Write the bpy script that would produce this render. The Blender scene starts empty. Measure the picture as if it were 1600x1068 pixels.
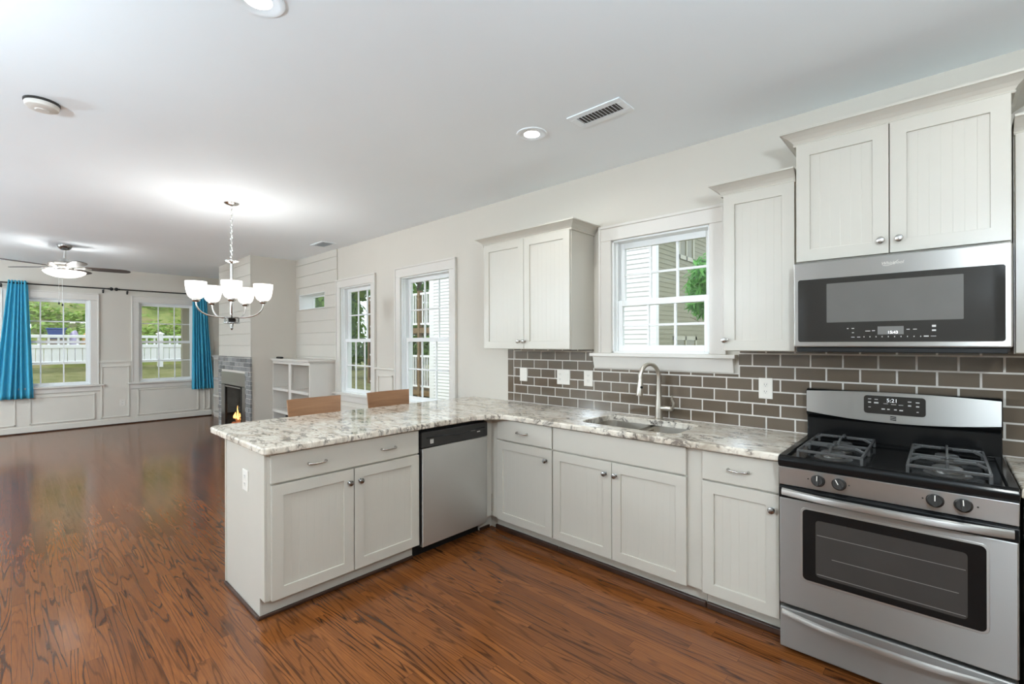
import bpy, bmesh, math, random
from mathutils import Vector, Matrix, noise as mnoise
random.seed(7)
SC = bpy.context.scene
COL = SC.collection
PI = math.pi

# ------------------------------------------------------------------ camera
F_PX, YAW, ROLL, HORIZON = 726.0, math.radians(42.8), math.radians(-0.16), 535.7
CAM = Vector((2.556, -3.136, 1.4424))
cam_data = bpy.data.cameras.new('camera')
cam_data.sensor_width = 36.0
cam_data.lens = 36.0 * F_PX / 1600.0
cam_data.shift_y = (HORIZON - 534.0) / 1600.0
cam_data.clip_start = 0.05
cam_data.clip_end = 300
cam = bpy.data.objects.new('camera', cam_data)
COL.objects.link(cam)
fw = Vector((-math.sin(YAW), math.cos(YAW), 0))
rt = Vector((math.cos(YAW), math.sin(YAW), 0))
up = Vector((0, 0, 1))
c_, s_ = math.cos(ROLL), math.sin(ROLL)
r2 = rt * c_ + up * s_
u2 = up * c_ - rt * s_
m = Matrix((r2, u2, -fw)).transposed().to_4x4()
m.translation = CAM
cam.matrix_world = m
SC.camera = cam

# ------------------------------------------------------------------ view, sky, sun
SC.view_settings.view_transform = 'Standard'
SC.view_settings.look = 'None'
SC.view_settings.exposure = 0.24
SC.view_settings.gamma = 1.0
SC.view_settings.use_curve_mapping = False
SC.cycles.max_bounces = 14
SC.cycles.diffuse_bounces = 8
SC.cycles.glossy_bounces = 6
SC.cycles.transparent_max_bounces = 24
SC.cycles.transmission_bounces = 8
SC.cycles.sample_clamp_indirect = 6.0
SC.cycles.caustics_reflective = False
SC.cycles.caustics_refractive = False
SC.cycles.use_denoising = True
SC.cycles.use_light_tree = True

world = bpy.data.worlds.new('sky')
SC.world = world
world.use_nodes = True
wn = world.node_tree
bg = wn.nodes['Background']
bg.inputs['Color'].default_value = (0.86, 0.93, 1.0, 1)
bg.inputs['Strength'].default_value = 1.8

sun_data = bpy.data.lights.new('sun', 'SUN')
sun_data.energy = 1.5
sun_data.angle = math.radians(4)
sun_data.color = (1.0, 0.96, 0.88)
sun = bpy.data.objects.new('sun', sun_data)
COL.objects.link(sun)
sun.rotation_euler = Vector((0.25, 0.62, -0.75)).to_track_quat('-Z', 'Y').to_euler()
sun.location = (0, -20, 20)

CAN_W, BULB_W, FAN_W, FILL_W = 5.5, 3.2, 25.0, 200.0      # lamp powers, the last for the added fill globes
SHADE_E, LENS_E = 1.15, 16.0

# ------------------------------------------------------------------ materials
def nt(name):
    mat = bpy.data.materials.new(name)
    mat.use_nodes = True
    n = mat.node_tree
    return mat, n, n.nodes['Principled BSDF']

def sset(b, **k):
    for key, v in k.items():
        key = key.replace('_', ' ')
        if key in b.inputs:
            b.inputs[key].default_value = v

def plain(name, col, rough=0.5, metal=0.0, spec=0.5, var=0.03, scale=6.0, bump=0.0, bscale=60.0, coat=0.0):
    """a painted / moulded / metal surface: slight procedural mottling of the colour and a fine bump"""
    mat, n, b = nt(name)
    sset(b, Roughness=rough, Metallic=metal, Coat_Weight=coat, Coat_Roughness=0.05)
    b.inputs['Specular IOR Level'].default_value = spec
    tc = n.nodes.new('ShaderNodeTexCoord')
    nz = n.nodes.new('ShaderNodeTexNoise')
    nz.inputs['Scale'].default_value = scale
    nz.inputs['Detail'].default_value = 3
    n.links.new(tc.outputs['Object'], nz.inputs['Vector'])
    rp = n.nodes.new('ShaderNodeValToRGB')
    rp.color_ramp.elements[0].position = 0.3
    rp.color_ramp.elements[1].position = 0.7
    rp.color_ramp.elements[0].color = tuple(c * (1 - var) for c in col) + (1,)
    rp.color_ramp.elements[1].color = tuple(min(1, c * (1 + var)) for c in col) + (1,)
    n.links.new(nz.outputs['Fac'], rp.inputs['Fac'])
    n.links.new(rp.outputs['Color'], b.inputs['Base Color'])
    if bump:
        n2 = n.nodes.new('ShaderNodeTexNoise')
        n2.inputs['Scale'].default_value = bscale
        n.links.new(tc.outputs['Object'], n2.inputs['Vector'])
        bp_ = n.nodes.new('ShaderNodeBump')
        bp_.inputs['Strength'].default_value = bump
        bp_.inputs['Distance'].default_value = 0.002
        n.links.new(n2.outputs['Fac'], bp_.inputs['Height'])
        n.links.new(bp_.outputs['Normal'], b.inputs['Normal'])
    return mat

def emis(name, col, s, base=(0.8, 0.8, 0.8)):
    mat, n, b = nt(name)
    sset(b, Base_Color=base + (1,), Roughness=0.4)
    b.inputs['Emission Color'].default_value = col + (1,)
    b.inputs['Emission Strength'].default_value = s
    return mat

def glass(name, tint=(0.96, 0.98, 0.97), refl=1.0):
    mat, n, b = nt(name)
    out = n.nodes['Material Output']
    n.nodes.remove(b)
    tr = n.nodes.new('ShaderNodeBsdfTransparent')
    tr.inputs['Color'].default_value = tint + (1,)
    gl = n.nodes.new('ShaderNodeBsdfGlossy')
    gl.inputs['Roughness'].default_value = 0.01
    # Schlick reflectance, the same from both faces of the thin pane
    ge = n.nodes.new('ShaderNodeNewGeometry')
    dt = n.nodes.new('ShaderNodeVectorMath')
    dt.operation = 'DOT_PRODUCT'
    n.links.new(ge.outputs['Incoming'], dt.inputs[0])
    n.links.new(ge.outputs['Normal'], dt.inputs[1])
    cs = math_node(n, 'ABSOLUTE', dt.outputs['Value'])
    fr = math_node(n, 'MULTIPLY_ADD', math_node(n, 'POWER', math_node(n, 'SUBTRACT', 1.0, cs), 5.0), 0.96, 0.035)
    mx = n.nodes.new('ShaderNodeMixShader')
    n.links.new(math_node(n, 'MULTIPLY', fr, refl), mx.inputs['Fac'])
    n.links.new(tr.outputs['BSDF'], mx.inputs[1])
    n.links.new(gl.outputs['BSDF'], mx.inputs[2])
    n.links.new(mx.outputs['Shader'], out.inputs['Surface'])
    return mat

def steel(name, col=(0.46, 0.445, 0.42), rough=0.36, axis=0, strength=0.02):
    """brushed stainless: noise stretched along the brushing direction drives roughness and bump"""
    mat, n, b = nt(name)
    sset(b, Base_Color=col + (1,), Metallic=1.0, Roughness=rough)
    tc = n.nodes.new('ShaderNodeTexCoord')
    mp = n.nodes.new('ShaderNodeMapping')
    sc = [900, 900, 900]
    sc[axis] = 4
    mp.inputs['Scale'].default_value = sc
    n.links.new(tc.outputs['Object'], mp.inputs['Vector'])
    nz = n.nodes.new('ShaderNodeTexNoise')
    nz.inputs['Scale'].default_value = 1
    n.links.new(mp.outputs['Vector'], nz.inputs['Vector'])
    mr = n.nodes.new('ShaderNodeMapRange')
    mr.inputs['To Min'].default_value = rough - 0.03
    mr.inputs['To Max'].default_value = rough + 0.04
    n.links.new(nz.outputs['Fac'], mr.inputs['Value'])
    n.links.new(mr.outputs['Result'], b.inputs['Roughness'])
    bp_ = n.nodes.new('ShaderNodeBump')
    bp_.inputs['Strength'].default_value = strength
    bp_.inputs['Distance'].default_value = 0.0005
    n.links.new(nz.outputs['Fac'], bp_.inputs['Height'])
    n.links.new(bp_.outputs['Normal'], b.inputs['Normal'])
    # brushing spreads the reflection across the brush lines (vertically)
    tg = n.nodes.new('ShaderNodeCombineXYZ')
    tg.inputs[2].default_value = 1.0
    n.links.new(tg.outputs[0], b.inputs['Tangent'])
    b.inputs['Anisotropic'].default_value = 0.85
    return mat

def island(name, c0, c1, rough=0.5, spec=0.5, noise_scale=8.0, noise_amt=0.25, bump=0.0, bscale=20, trans=0.0):
    """every separate piece of the mesh gets its own shade between two colours"""
    mat, n, b = nt(name)
    sset(b, Roughness=rough)
    b.inputs['Specular IOR Level'].default_value = spec
    ge = n.nodes.new('ShaderNodeNewGeometry')
    tc = n.nodes.new('ShaderNodeTexCoord')
    nz = n.nodes.new('ShaderNodeTexNoise')
    nz.inputs['Scale'].default_value = noise_scale
    nz.inputs['Detail'].default_value = 4
    n.links.new(tc.outputs['Object'], nz.inputs['Vector'])
    mx = n.nodes.new('ShaderNodeMix')
    mx.data_type = 'FLOAT'
    mx.inputs[0].default_value = noise_amt
    n.links.new(ge.outputs['Random Per Island'], mx.inputs[2])
    n.links.new(nz.outputs['Fac'], mx.inputs[3])
    rp = n.nodes.new('ShaderNodeValToRGB')
    rp.color_ramp.elements[0].color = c0 + (1,)
    rp.color_ramp.elements[1].color = c1 + (1,)
    n.links.new(mx.outputs[0], rp.inputs['Fac'])
    n.links.new(rp.outputs['Color'], b.inputs['Base Color'])
    if bump:
        n2 = n.nodes.new('ShaderNodeTexNoise')
        n2.inputs['Scale'].default_value = bscale
        n.links.new(tc.outputs['Object'], n2.inputs['Vector'])
        bp_ = n.nodes.new('ShaderNodeBump')
        bp_.inputs['Strength'].default_value = bump
        bp_.inputs['Distance'].default_value = 0.004
        n.links.new(n2.outputs['Fac'], bp_.inputs['Height'])
        n.links.new(bp_.outputs['Normal'], b.inputs['Normal'])
    if trans:
        out = n.nodes['Material Output']
        tl = n.nodes.new('ShaderNodeBsdfTranslucent')
        n.links.new(rp.outputs['Color'], tl.inputs['Color'])
        ms = n.nodes.new('ShaderNodeMixShader')
        ms.inputs['Fac'].default_value = trans
        n.links.new(b.outputs['BSDF'], ms.inputs[1])
        n.links.new(tl.outputs['BSDF'], ms.inputs[2])
        n.links.new(ms.outputs['Shader'], out.inputs['Surface'])
    return mat

def math_node(n, op, a, b=None, c=None):
    d = n.nodes.new('ShaderNodeMath')
    d.operation = op
    for i, v in enumerate((a, b, c)):
        if v is None:
            continue
        if isinstance(v, (int, float)):
            d.inputs[i].default_value = v
        else:
            n.links.new(v, d.inputs[i])
    return d.outputs[0]

def ramp(n, fac, stops):
    rp = n.nodes.new('ShaderNodeValToRGB')
    e = rp.color_ramp.elements
    while len(e) < len(stops):
        e.new(0.5)
    for k, (p, c) in enumerate(stops):
        e[k].position = p
        e[k].color = (c if len(c) == 4 else tuple(c) + (1,))
    n.links.new(fac, rp.inputs['Fac'])
    return rp.outputs['Color']

def mixcol(n, fac, a, b, mode='MIX'):
    mx = n.nodes.new('ShaderNodeMix')
    mx.data_type = 'RGBA'
    mx.blend_type = mode
    for i, v in ((0, fac), (6, a), (7, b)):
        if isinstance(v, (int, float)):
            mx.inputs[i].default_value = v
        elif isinstance(v, tuple):
            mx.inputs[i].default_value = v if len(v) == 4 else v + (1,)
        else:
            n.links.new(v, mx.inputs[i])
    return mx.outputs[2]

def noise_tex(n, vec, scale, detail=2, dist=0.0, rough=0.5):
    z = n.nodes.new('ShaderNodeTexNoise')
    z.inputs['Scale'].default_value = scale
    z.inputs['Detail'].default_value = detail
    z.inputs['Distortion'].default_value = dist
    z.inputs['Roughness'].default_value = rough
    n.links.new(vec, z.inputs['Vector'])
    return z.outputs['Fac']

def oak_floor():
    mat, n, b = nt('oak_plank_floor')
    W, L = 0.057, 0.85
    ge = n.nodes.new('ShaderNodeNewGeometry')
    sp = n.nodes.new('ShaderNodeSeparateXYZ')
    n.links.new(ge.outputs['Position'], sp.inputs[0])
    x, y = sp.outputs[0], sp.outputs[1]
    yr = math_node(n, 'DIVIDE', y, W)
    row = math_node(n, 'FLOOR', yr)
    wr = n.nodes.new('ShaderNodeTexWhiteNoise')
    wr.noise_dimensions = '1D'
    n.links.new(row, wr.inputs['W'])
    xr = math_node(n, 'ADD', math_node(n, 'DIVIDE', x, L), math_node(n, 'MULTIPLY', wr.outputs['Value'], 7.3))
    colm = math_node(n, 'FLOOR', xr)
    cv = n.nodes.new('ShaderNodeCombineXYZ')
    n.links.new(row, cv.inputs[0])
    n.links.new(colm, cv.inputs[1])
    wp = n.nodes.new('ShaderNodeTexWhiteNoise')
    wp.noise_dimensions = '3D'
    n.links.new(cv.outputs[0], wp.inputs['Vector'])
    idv = wp.outputs['Value']
    # grain contours: a smooth field stretched along the board, cut into rings
    gv = n.nodes.new('ShaderNodeCombineXYZ')
    n.links.new(math_node(n, 'ADD', math_node(n, 'MULTIPLY', x, 0.9), math_node(n, 'MULTIPLY', idv, 57.0)), gv.inputs[0])
    n.links.new(math_node(n, 'ADD', math_node(n, 'MULTIPLY', y, 13.0), math_node(n, 'MULTIPLY', idv, 23.0)), gv.inputs[1])
    n.links.new(math_node(n, 'MULTIPLY', idv, 31.0), gv.inputs[2])
    fj = noise_tex(n, gv.outputs[0], 7.0, 2.0, 0.0, 0.5)
    f = math_node(n, 'ADD', noise_tex(n, gv.outputs[0], 1.0, 1.0, 0.25, 0.4), math_node(n, 'MULTIPLY', math_node(n, 'SUBTRACT', fj, 0.5), 0.045))
    rings = math_node(n, 'PINGPONG', math_node(n, 'MULTIPLY', f, math_node(n, 'ADD', 17.0, math_node(n, 'MULTIPLY', idv, 9.0))), 1.0)
    line = ramp(n, rings, [(0.0, (1, 1, 1)), (0.12, (0.8,) * 3), (0.36, (0.0,) * 3), (1.0, (0, 0, 0))])
    # pores
    pv = n.nodes.new('ShaderNodeCombineXYZ')
    n.links.new(math_node(n, 'MULTIPLY', x, 9.0), pv.inputs[0])
    n.links.new(math_node(n, 'MULTIPLY', y, 260.0), pv.inputs[1])
    n.links.new(idv, pv.inputs[2])
    pores = noise_tex(n, pv.outputs[0], 1.0, 2)
    base = ramp(n, idv, [(0.0, (0.085, 0.026, 0.008)), (0.35, (0.140, 0.044, 0.011)), (0.7, (0.195, 0.063, 0.015)), (1.0, (0.110, 0.033, 0.008))])
    soft = noise_tex(n, gv.outputs[0], 0.6, 2)
    base = mixcol(n, math_node(n, 'MULTIPLY', soft, 0.55), base, (0.29, 0.097, 0.023))
    base = mixcol(n, math_node(n, 'MULTIPLY', ramp(n, pores, [(0.42, (1, 1, 1)), (0.6, (0, 0, 0))]), 0.30), base, (0.07, 0.025, 0.012))
    wq = n.nodes.new('ShaderNodeTexWhiteNoise')
    wq.noise_dimensions = '1D'
    n.links.new(math_node(n, 'MULTIPLY', idv, 913.0), wq.inputs['W'])
    lw = math_node(n, 'MULTIPLY', line, math_node(n, 'ADD', 0.35, math_node(n, 'MULTIPLY', wq.outputs['Value'], 0.5)))
    col = mixcol(n, lw, base, (0.018, 0.006, 0.003))
    # joints
    fy = math_node(n, 'FRACT', yr)
    fx = math_node(n, 'FRACT', xr)
    jy = math_node(n, 'LESS_THAN', math_node(n, 'MINIMUM', fy, math_node(n, 'SUBTRACT', 1.0, fy)), 0.012)
    jx = math_node(n, 'LESS_THAN', math_node(n, 'MINIMUM', fx, math_node(n, 'SUBTRACT', 1.0, fx)), 0.0010)
    jt = math_node(n, 'MAXIMUM', jy, jx)
    col = mixcol(n, math_node(n, 'MULTIPLY', jt, 0.6), col, (0.03, 0.011, 0.006))
    n.links.new(col, b.inputs['Base Color'])
    rv = n.nodes.new('ShaderNodeMapRange')
    rv.inputs['To Min'].default_value = 0.13
    rv.inputs['To Max'].default_value = 0.20
    n.links.new(pores, rv.inputs['Value'])
    n.links.new(rv.outputs[0], b.inputs['Roughness'])
    b.inputs['Specular IOR Level'].default_value = 0.36
    hh = math_node(n, 'SUBTRACT', math_node(n, 'MULTIPLY', pores, 0.25), math_node(n, 'ADD', math_node(n, 'MULTIPLY', line, 0.35), jt))
    bp_ = n.nodes.new('ShaderNodeBump')
    bp_.inputs['Strength'].default_value = 0.10
    bp_.inputs['Distance'].default_value = 0.0008
    n.links.new(hh, bp_.inputs['Height'])
    n.links.new(bp_.outputs['Normal'], b.inputs['Normal'])
    return mat

def granite():
    mat, n, b = nt('polished_granite')
    tc = n.nodes.new('ShaderNodeTexCoord')
    mp = n.nodes.new('ShaderNodeMapping')
    mp.inputs['Rotation'].default_value = (0, 0, 0.75)
    mp.inputs['Scale'].default_value = (1.0, 2.1, 1.0)
    n.links.new(tc.outputs['Object'], mp.inputs['Vector'])
    v = mp.outputs['Vector']
    big = noise_tex(n, v, 3.0, 6, 1.2, 0.6)
    base = ramp(n, big, [(0.30, (0.30, 0.25, 0.19)), (0.43, (0.58, 0.51, 0.42)), (0.56, (0.74, 0.68, 0.585)), (0.68, (0.66, 0.59, 0.49)), (0.80, (0.38, 0.32, 0.25))])
    sand = noise_tex(n, v, 34.0, 4, 0.4, 0.6)
    base = mixcol(n, ramp(n, sand, [(0.55, (0,) * 3), (0.72, (0.8,) * 3)]), base, (0.42, 0.35, 0.28))
    # dark veins: thin contour of a distorted field, broken up by a second field
    vf = noise_tex(n, v, 4.2, 5, 1.8, 0.62)
    vein = math_node(n, 'ABSOLUTE', math_node(n, 'SUBTRACT', vf, 0.5))
    vmask = ramp(n, vein, [(0.0, (1,) * 3), (0.018, (0.9,) * 3), (0.055, (0,) * 3)])
    brk = ramp(n, noise_tex(n, v, 9.0, 3, 0.5), [(0.45, (0,) * 3), (0.58, (1,) * 3)])
    vm = math_node(n, 'MULTIPLY', vmask, brk)
    base = mixcol(n, math_node(n, 'MULTIPLY', vm, 0.85), base, (0.09, 0.07, 0.06))
    spk = ramp(n, noise_tex(n, v, 26.0, 3, 0.8), [(0.585, (0,) * 3), (0.66, (1,) * 3)])
    area = ramp(n, noise_tex(n, v, 5.0, 2, 0.6), [(0.48, (0,) * 3), (0.62, (1,) * 3)])
    base = mixcol(n, math_node(n, 'MULTIPLY', math_node(n, 'MULTIPLY', spk, area), 0.95), base, (0.045, 0.035, 0.03))
    n.links.new(base, b.inputs['Base Color'])
    sset(b, Roughness=0.07)
    b.inputs['Specular IOR Level'].default_value = 0.5
    return mat

def wood(name, c0, c1, rough=0.4):
    mat, n, b = nt(name)
    tc = n.nodes.new('ShaderNodeTexCoord')
    mp = n.nodes.new('ShaderNodeMapping')
    mp.inputs['Scale'].default_value = (6, 1.6, 22)
    n.links.new(tc.outputs['Object'], mp.inputs['Vector'])
    f = noise_tex(n, mp.outputs['Vector'], 1.6, 4, 0.6)
    n.links.new(ramp(n, f, [(0.3, c0), (0.7, c1)]), b.inputs['Base Color'])
    sset(b, Roughness=rough)
    return mat

def cloth(name, c0, c1):
    mat, n, b = nt(name)
    out = n.nodes['Material Output']
    tc = n.nodes.new('ShaderNodeTexCoord')
    mp = n.nodes.new('ShaderNodeMapping')
    mp.inputs['Scale'].default_value = (300, 300, 300)
    n.links.new(tc.outputs['Object'], mp.inputs['Vector'])
    f = noise_tex(n, mp.outputs['Vector'], 1.0, 1)
    col = ramp(n, f, [(0.3, c0), (0.7, c1)])
    n.links.new(col, b.inputs['Base Color'])
    sset(b, Roughness=0.9)
    b.inputs['Specular IOR Level'].default_value = 0.1
    tl = n.nodes.new('ShaderNodeBsdfTranslucent')
    n.links.new(col, tl.inputs['Color'])
    ms = n.nodes.new('ShaderNodeMixShader')
    ms.inputs['Fac'].default_value = 0.48
    n.links.new(b.outputs['BSDF'], ms.inputs[1])
    n.links.new(tl.outputs['BSDF'], ms.inputs[2])
    n.links.new(ms.outputs['Shader'], out.inputs['Surface'])
    return mat

def ground_mat(name, cols, scale=3.0, bump=0.5):
    mat, n, b = nt(name)
    ge = n.nodes.new('ShaderNodeNewGeometry')
    f = noise_tex(n, ge.outputs['Position'], scale, 6, 0.4, 0.65)
    n.links.new(ramp(n, f, cols), b.inputs['Base Color'])
    sset(b, Roughness=0.95)
    b.inputs['Specular IOR Level'].default_value = 0.1
    return mat

M = dict(
    wall=plain('greige_wall_paint', (0.60, 0.56, 0.495), 0.65, spec=0.3, var=0.012, scale=2, bump=0.04, bscale=350),
    ship=plain('shiplap_paint', (0.59, 0.555, 0.495), 0.5, spec=0.35, var=0.015, scale=2),
    ceil=plain('ceiling_paint', (0.88, 0.935, 0.97), 0.9, spec=0.15, var=0.01, scale=1.5),
    trim=plain('white_trim_paint', (0.66, 0.625, 0.575), 0.32, var=0.01),
    wains=plain('wainscot_paint', (0.66, 0.62, 0.55), 0.38, var=0.012),
    cab=plain('cabinet_paint', (0.525, 0.49, 0.425), 0.33, var=0.01),
    vinyl=plain('white_vinyl', (0.82, 0.83, 0.82), 0.3, var=0.01),
    floor=oak_floor(),
    granite=granite(),
    steel=steel('stainless_brushed', axis=0),
    steel_v=steel('stainless_door', col=(0.37, 0.355, 0.335), rough=0.42, axis=0),
    steel_y=steel('stainless_side_brushed', col=(0.70, 0.69, 0.675), rough=0.42, axis=1),
    nickel=plain('satin_nickel', (0.52, 0.50, 0.47), 0.24, metal=1, var=0.02),
    satin=plain('satin_nickel_faucet', (0.58, 0.54, 0.48), 0.33, metal=1, var=0.02),
    nickel_d=plain('dark_nickel', (0.30, 0.29, 0.28), 0.22, metal=1, var=0.02),
    chrome=plain('brushed_nickel_light', (0.68, 0.67, 0.65), 0.2, metal=1, var=0.02),
    basin=plain('stainless_basin', (0.60, 0.56, 0.50), 0.30, metal=1, var=0.03, scale=40),
    black=plain('black_enamel', (0.007, 0.007, 0.007), 0.12, spec=0.22, var=0.1),
    blackm=plain('black_matte', (0.010, 0.0095, 0.009), 0.45, spec=0.25, var=0.1),
    iron=plain('cast_iron', (0.05, 0.049, 0.047), 0.33, var=0.1, bump=0.3, bscale=200),
    dark=plain('charcoal_plastic', (0.026, 0.024, 0.022), 0.3, spec=0.35, var=0.05),
    ovenglass=plain('smoked_oven_glass', (0.040, 0.037, 0.034), 0.06, spec=0.4, var=0.05),
    microglass=plain('microwave_black_glass', (0.022, 0.020, 0.018), 0.05, spec=0.42, var=0.05),
    microwin=plain('microwave_door_mesh', (0.12, 0.113, 0.105), 0.10, var=0.04),
    grout=plain('grout', (0.62, 0.58, 0.53), 0.85, var=0.05, scale=40),
    tile=island('taupe_glazed_tile', (0.086, 0.063, 0.042), (0.135, 0.102, 0.073), 0.12, 0.6, 9.0, 0.45, 0.10, 12),
    plate=plain('outlet_plastic', (0.74, 0.70, 0.635), 0.35, var=0.01),
    slot=plain('outlet_slot', (0.10, 0.09, 0.08), 0.6, var=0.05),
    shoe=wood('stained_shoe_and_shade', (0.022, 0.009, 0.005), (0.055, 0.022, 0.011)),  # stain darkened further to include the toe-kick shadow
    stool=wood('tan_plywood', (0.27, 0.135, 0.068), (0.36, 0.19, 0.10)),
    teal=cloth('teal_sheer_fabric', (0.12, 0.58, 0.76), (0.18, 0.68, 0.86)),
    rod=plain('black_iron_rod', (0.02, 0.018, 0.017), 0.4, metal=0.6, var=0.1),
    brick=island('grey_ledger_brick', (0.10, 0.10, 0.10), (0.36, 0.355, 0.345), 0.75, 0.3, 60.0, 0.45, 0.5, 70),
    glass=glass('window_glass'),
    soot=plain('sooty_firebox', (0.006, 0.006, 0.006), 0.8, spec=0.1, var=0.1),
    fireglass=glass('fireplace_glass', (0.86, 0.85, 0.83), 0.35),
    shade=emis('lit_opal_glass', (1.0, 0.95, 0.88), SHADE_E),
    bowl=emis('lit_fan_bowl', (1.0, 0.97, 0.93), 1.3),
    globe=emis('lit_fill_globe', (0.83, 0.985, 1.11), FILL_W / (PI * 0.246)),  # glow of the added fill globes
    lens=emis('lit_downlight_lens', (1.0, 0.97, 0.93), LENS_E),
    flame=emis('gas_flame', (1.0, 0.50, 0.15), 3.2, (0.9, 0.5, 0.2)),
    ember=emis('glowing_log', (1.0, 0.25, 0.05), 0.35, (0.16, 0.07, 0.04)),
    digit=emis('display_digit', (0.9, 0.95, 1.0), 1.6),
    digit_dim=emis('dim_display_digit', (0.75, 0.8, 0.78), 0.35),
    print=plain('printed_legend', (0.55, 0.53, 0.5), 0.5, var=0.02),
    rack=plain('oven_rack_glint', (0.16, 0.15, 0.14), 0.4, var=0.05),
    lcd=plain('display_window', (0.16, 0.155, 0.145), 0.15, var=0.03),
    blade=wood('fan_blade_wood', (0.045, 0.030, 0.026), (0.075, 0.052, 0.045)),
    siding=plain('white_lap_siding', (0.80, 0.80, 0.82), 0.55, var=0.015, scale=2),
    siding_shade=plain('shade_tinted_lap_siding', (0.235, 0.225, 0.145), 0.6, var=0.03, scale=2),  # white siding with the flank's shade put into its colour
    housepane=plain('olive_house_pane', (0.13, 0.125, 0.06), 0.25, var=0.05),
    houseframe=plain('olive_house_frame', (0.40, 0.39, 0.30), 0.5, var=0.03),
    wallout=plain('outer_house_cladding', (0.55, 0.54, 0.5), 0.7, var=0.02),
    fence=plain('white_fence_vinyl', (0.90, 0.90, 0.92), 0.45, var=0.015),
    column=plain('beige_column_paint', (0.50, 0.46, 0.40), 0.6, var=0.02),
    porchwall=plain('olive_porch_wall', (0.42, 0.38, 0.17), 0.7, var=0.06),
    deckwood=wood('deck_lumber', (0.16, 0.10, 0.05), (0.25, 0.16, 0.085)),
    hillsoil=ground_mat('hill_soil', [(0.3, (0.10, 0.15, 0.04)), (0.5, (0.22, 0.25, 0.08)), (0.7, (0.30, 0.24, 0.14))], 1.3),
    lawn=ground_mat('lawn', [(0.3, (0.11, 0.12, 0.045)), (0.5, (0.18, 0.185, 0.08)), (0.75, (0.26, 0.24, 0.13))], 2.5),
    leaf=island('green_leaf', (0.03, 0.10, 0.012), (0.20, 0.36, 0.05), 0.55, 0.3, 1.0, 0.3, 0, 20, 0.35),
    leaf_b=island('bright_leaf', (0.05, 0.25, 0.03), (0.22, 0.60, 0.12), 0.5, 0.3, 2.0, 0.25, 0, 20, 0.4),
    cover=island('ground_cover_leaf', (0.08, 0.18, 0.02), (0.40, 0.55, 0.12), 0.6, 0.3, 0.8, 0.45, 0, 20, 0.3),
    bark=wood('tree_bark', (0.16, 0.12, 0.09), (0.28, 0.22, 0.17), 0.9),
    blue=plain('blue_plastic', (0.035, 0.07, 0.28), 0.4, var=0.05),
    lilac=plain('lilac_plastic', (0.42, 0.36, 0.55), 0.5, var=0.05),
    tan=plain('tan_sack', (0.50, 0.30, 0.10), 0.8, var=0.12, scale=8),
)

# ------------------------------------------------------------------ mesh helpers
def V(*a):
    return Vector(a)

def new_bm():
    return bmesh.new()

def add_box(bm, x0, x1, y0, y1, z0, z1):
    vs = [bm.verts.new((x, y, z)) for z in (z0, z1) for y in (y0, y1) for x in (x0, x1)]
    for f in ((0, 2, 3, 1), (4, 5, 7, 6), (0, 1, 5, 4), (2, 6, 7, 3), (0, 4, 6, 2), (1, 3, 7, 5)):
        bm.faces.new([vs[i] for i in f])
    return vs

def bx(*a):
    bm = new_bm()
    add_box(bm, *a)
    return bm

def add_prism(bm, pts, off):
    """pts: closed planar polygon (3D points); extruded by the vector off"""
    off = Vector(off)
    a = [bm.verts.new(p) for p in pts]
    b = [bm.verts.new(Vector(p) + off) for p in pts]
    bm.faces.new(a[::-1])
    bm.faces.new(b)
    k = len(a)
    for i in range(k):
        bm.faces.new((a[i], a[(i + 1) % k], b[(i + 1) % k], b[i]))

def add_tube(bm, pts, r, seg=10, cap=True, radii=None):
    pts = [Vector(p) for p in pts]
    rings = []
    prev = None
    for i, p in enumerate(pts):
        d = (pts[min(i + 1, len(pts) - 1)] - pts[max(i - 1, 0)]).normalized()
        if prev is None:
            ref = Vector((0, 0, 1)) if abs(d.z) < 0.9 else Vector((1, 0, 0))
            a = d.cross(ref).normalized()
        else:
            a = (prev - d * prev.dot(d)).normalized()
        prev = a
        b2 = d.cross(a)
        rr = radii[i] if radii else r
        rings.append([bm.verts.new(p + (a * math.cos(t) + b2 * math.sin(t)) * rr) for t in (2 * PI * k / seg for k in range(seg))])
    for i in range(len(rings) - 1):
        for k in range(seg):
            bm.faces.new((rings[i][k], rings[i][(k + 1) % seg], rings[i + 1][(k + 1) % seg], rings[i + 1][k]))
    if cap:
        bm.faces.new(rings[0][::-1])
        bm.faces.new(rings[-1])

def add_lathe(bm, prof, c=(0, 0, 0), seg=24, axis='z', ang=0.0):
    """prof: list of (radius, height) turned round an axis through c"""
    c = Vector(c)
    rings = []
    for r, h in prof:
        ring = []
        for k in range(seg):
            t = 2 * PI * k / seg
            p = Vector((max(r, 1e-4) * math.cos(t), max(r, 1e-4) * math.sin(t), h))
            if axis == 'x':
                p = Vector((p.z, p.x, p.y))
            elif axis == 'y-':
                p = Vector((p.x, -p.z, p.y))
            elif axis == 'y':
                p = Vector((p.x, p.z, p.y))
            ring.append(bm.verts.new(c + p))
        rings.append(ring)
    for i in range(len(rings) - 1):
        for k in range(seg):
            bm.faces.new((rings[i][k], rings[i][(k + 1) % seg], rings[i + 1][(k + 1) % seg], rings[i + 1][k]))
    for ring in (rings[0], rings[-1]):
        try:
            bm.faces.new(ring)
        except ValueError:
            pass

def lathe(prof, c=(0, 0, 0), seg=24, axis='z'):
    bm = new_bm()
    add_lathe(bm, prof, c, seg, axis)
    return bm

def tube(pts, r, seg=10, radii=None):
    bm = new_bm()
    add_tube(bm, pts, r, seg, True, radii)
    return bm

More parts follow.
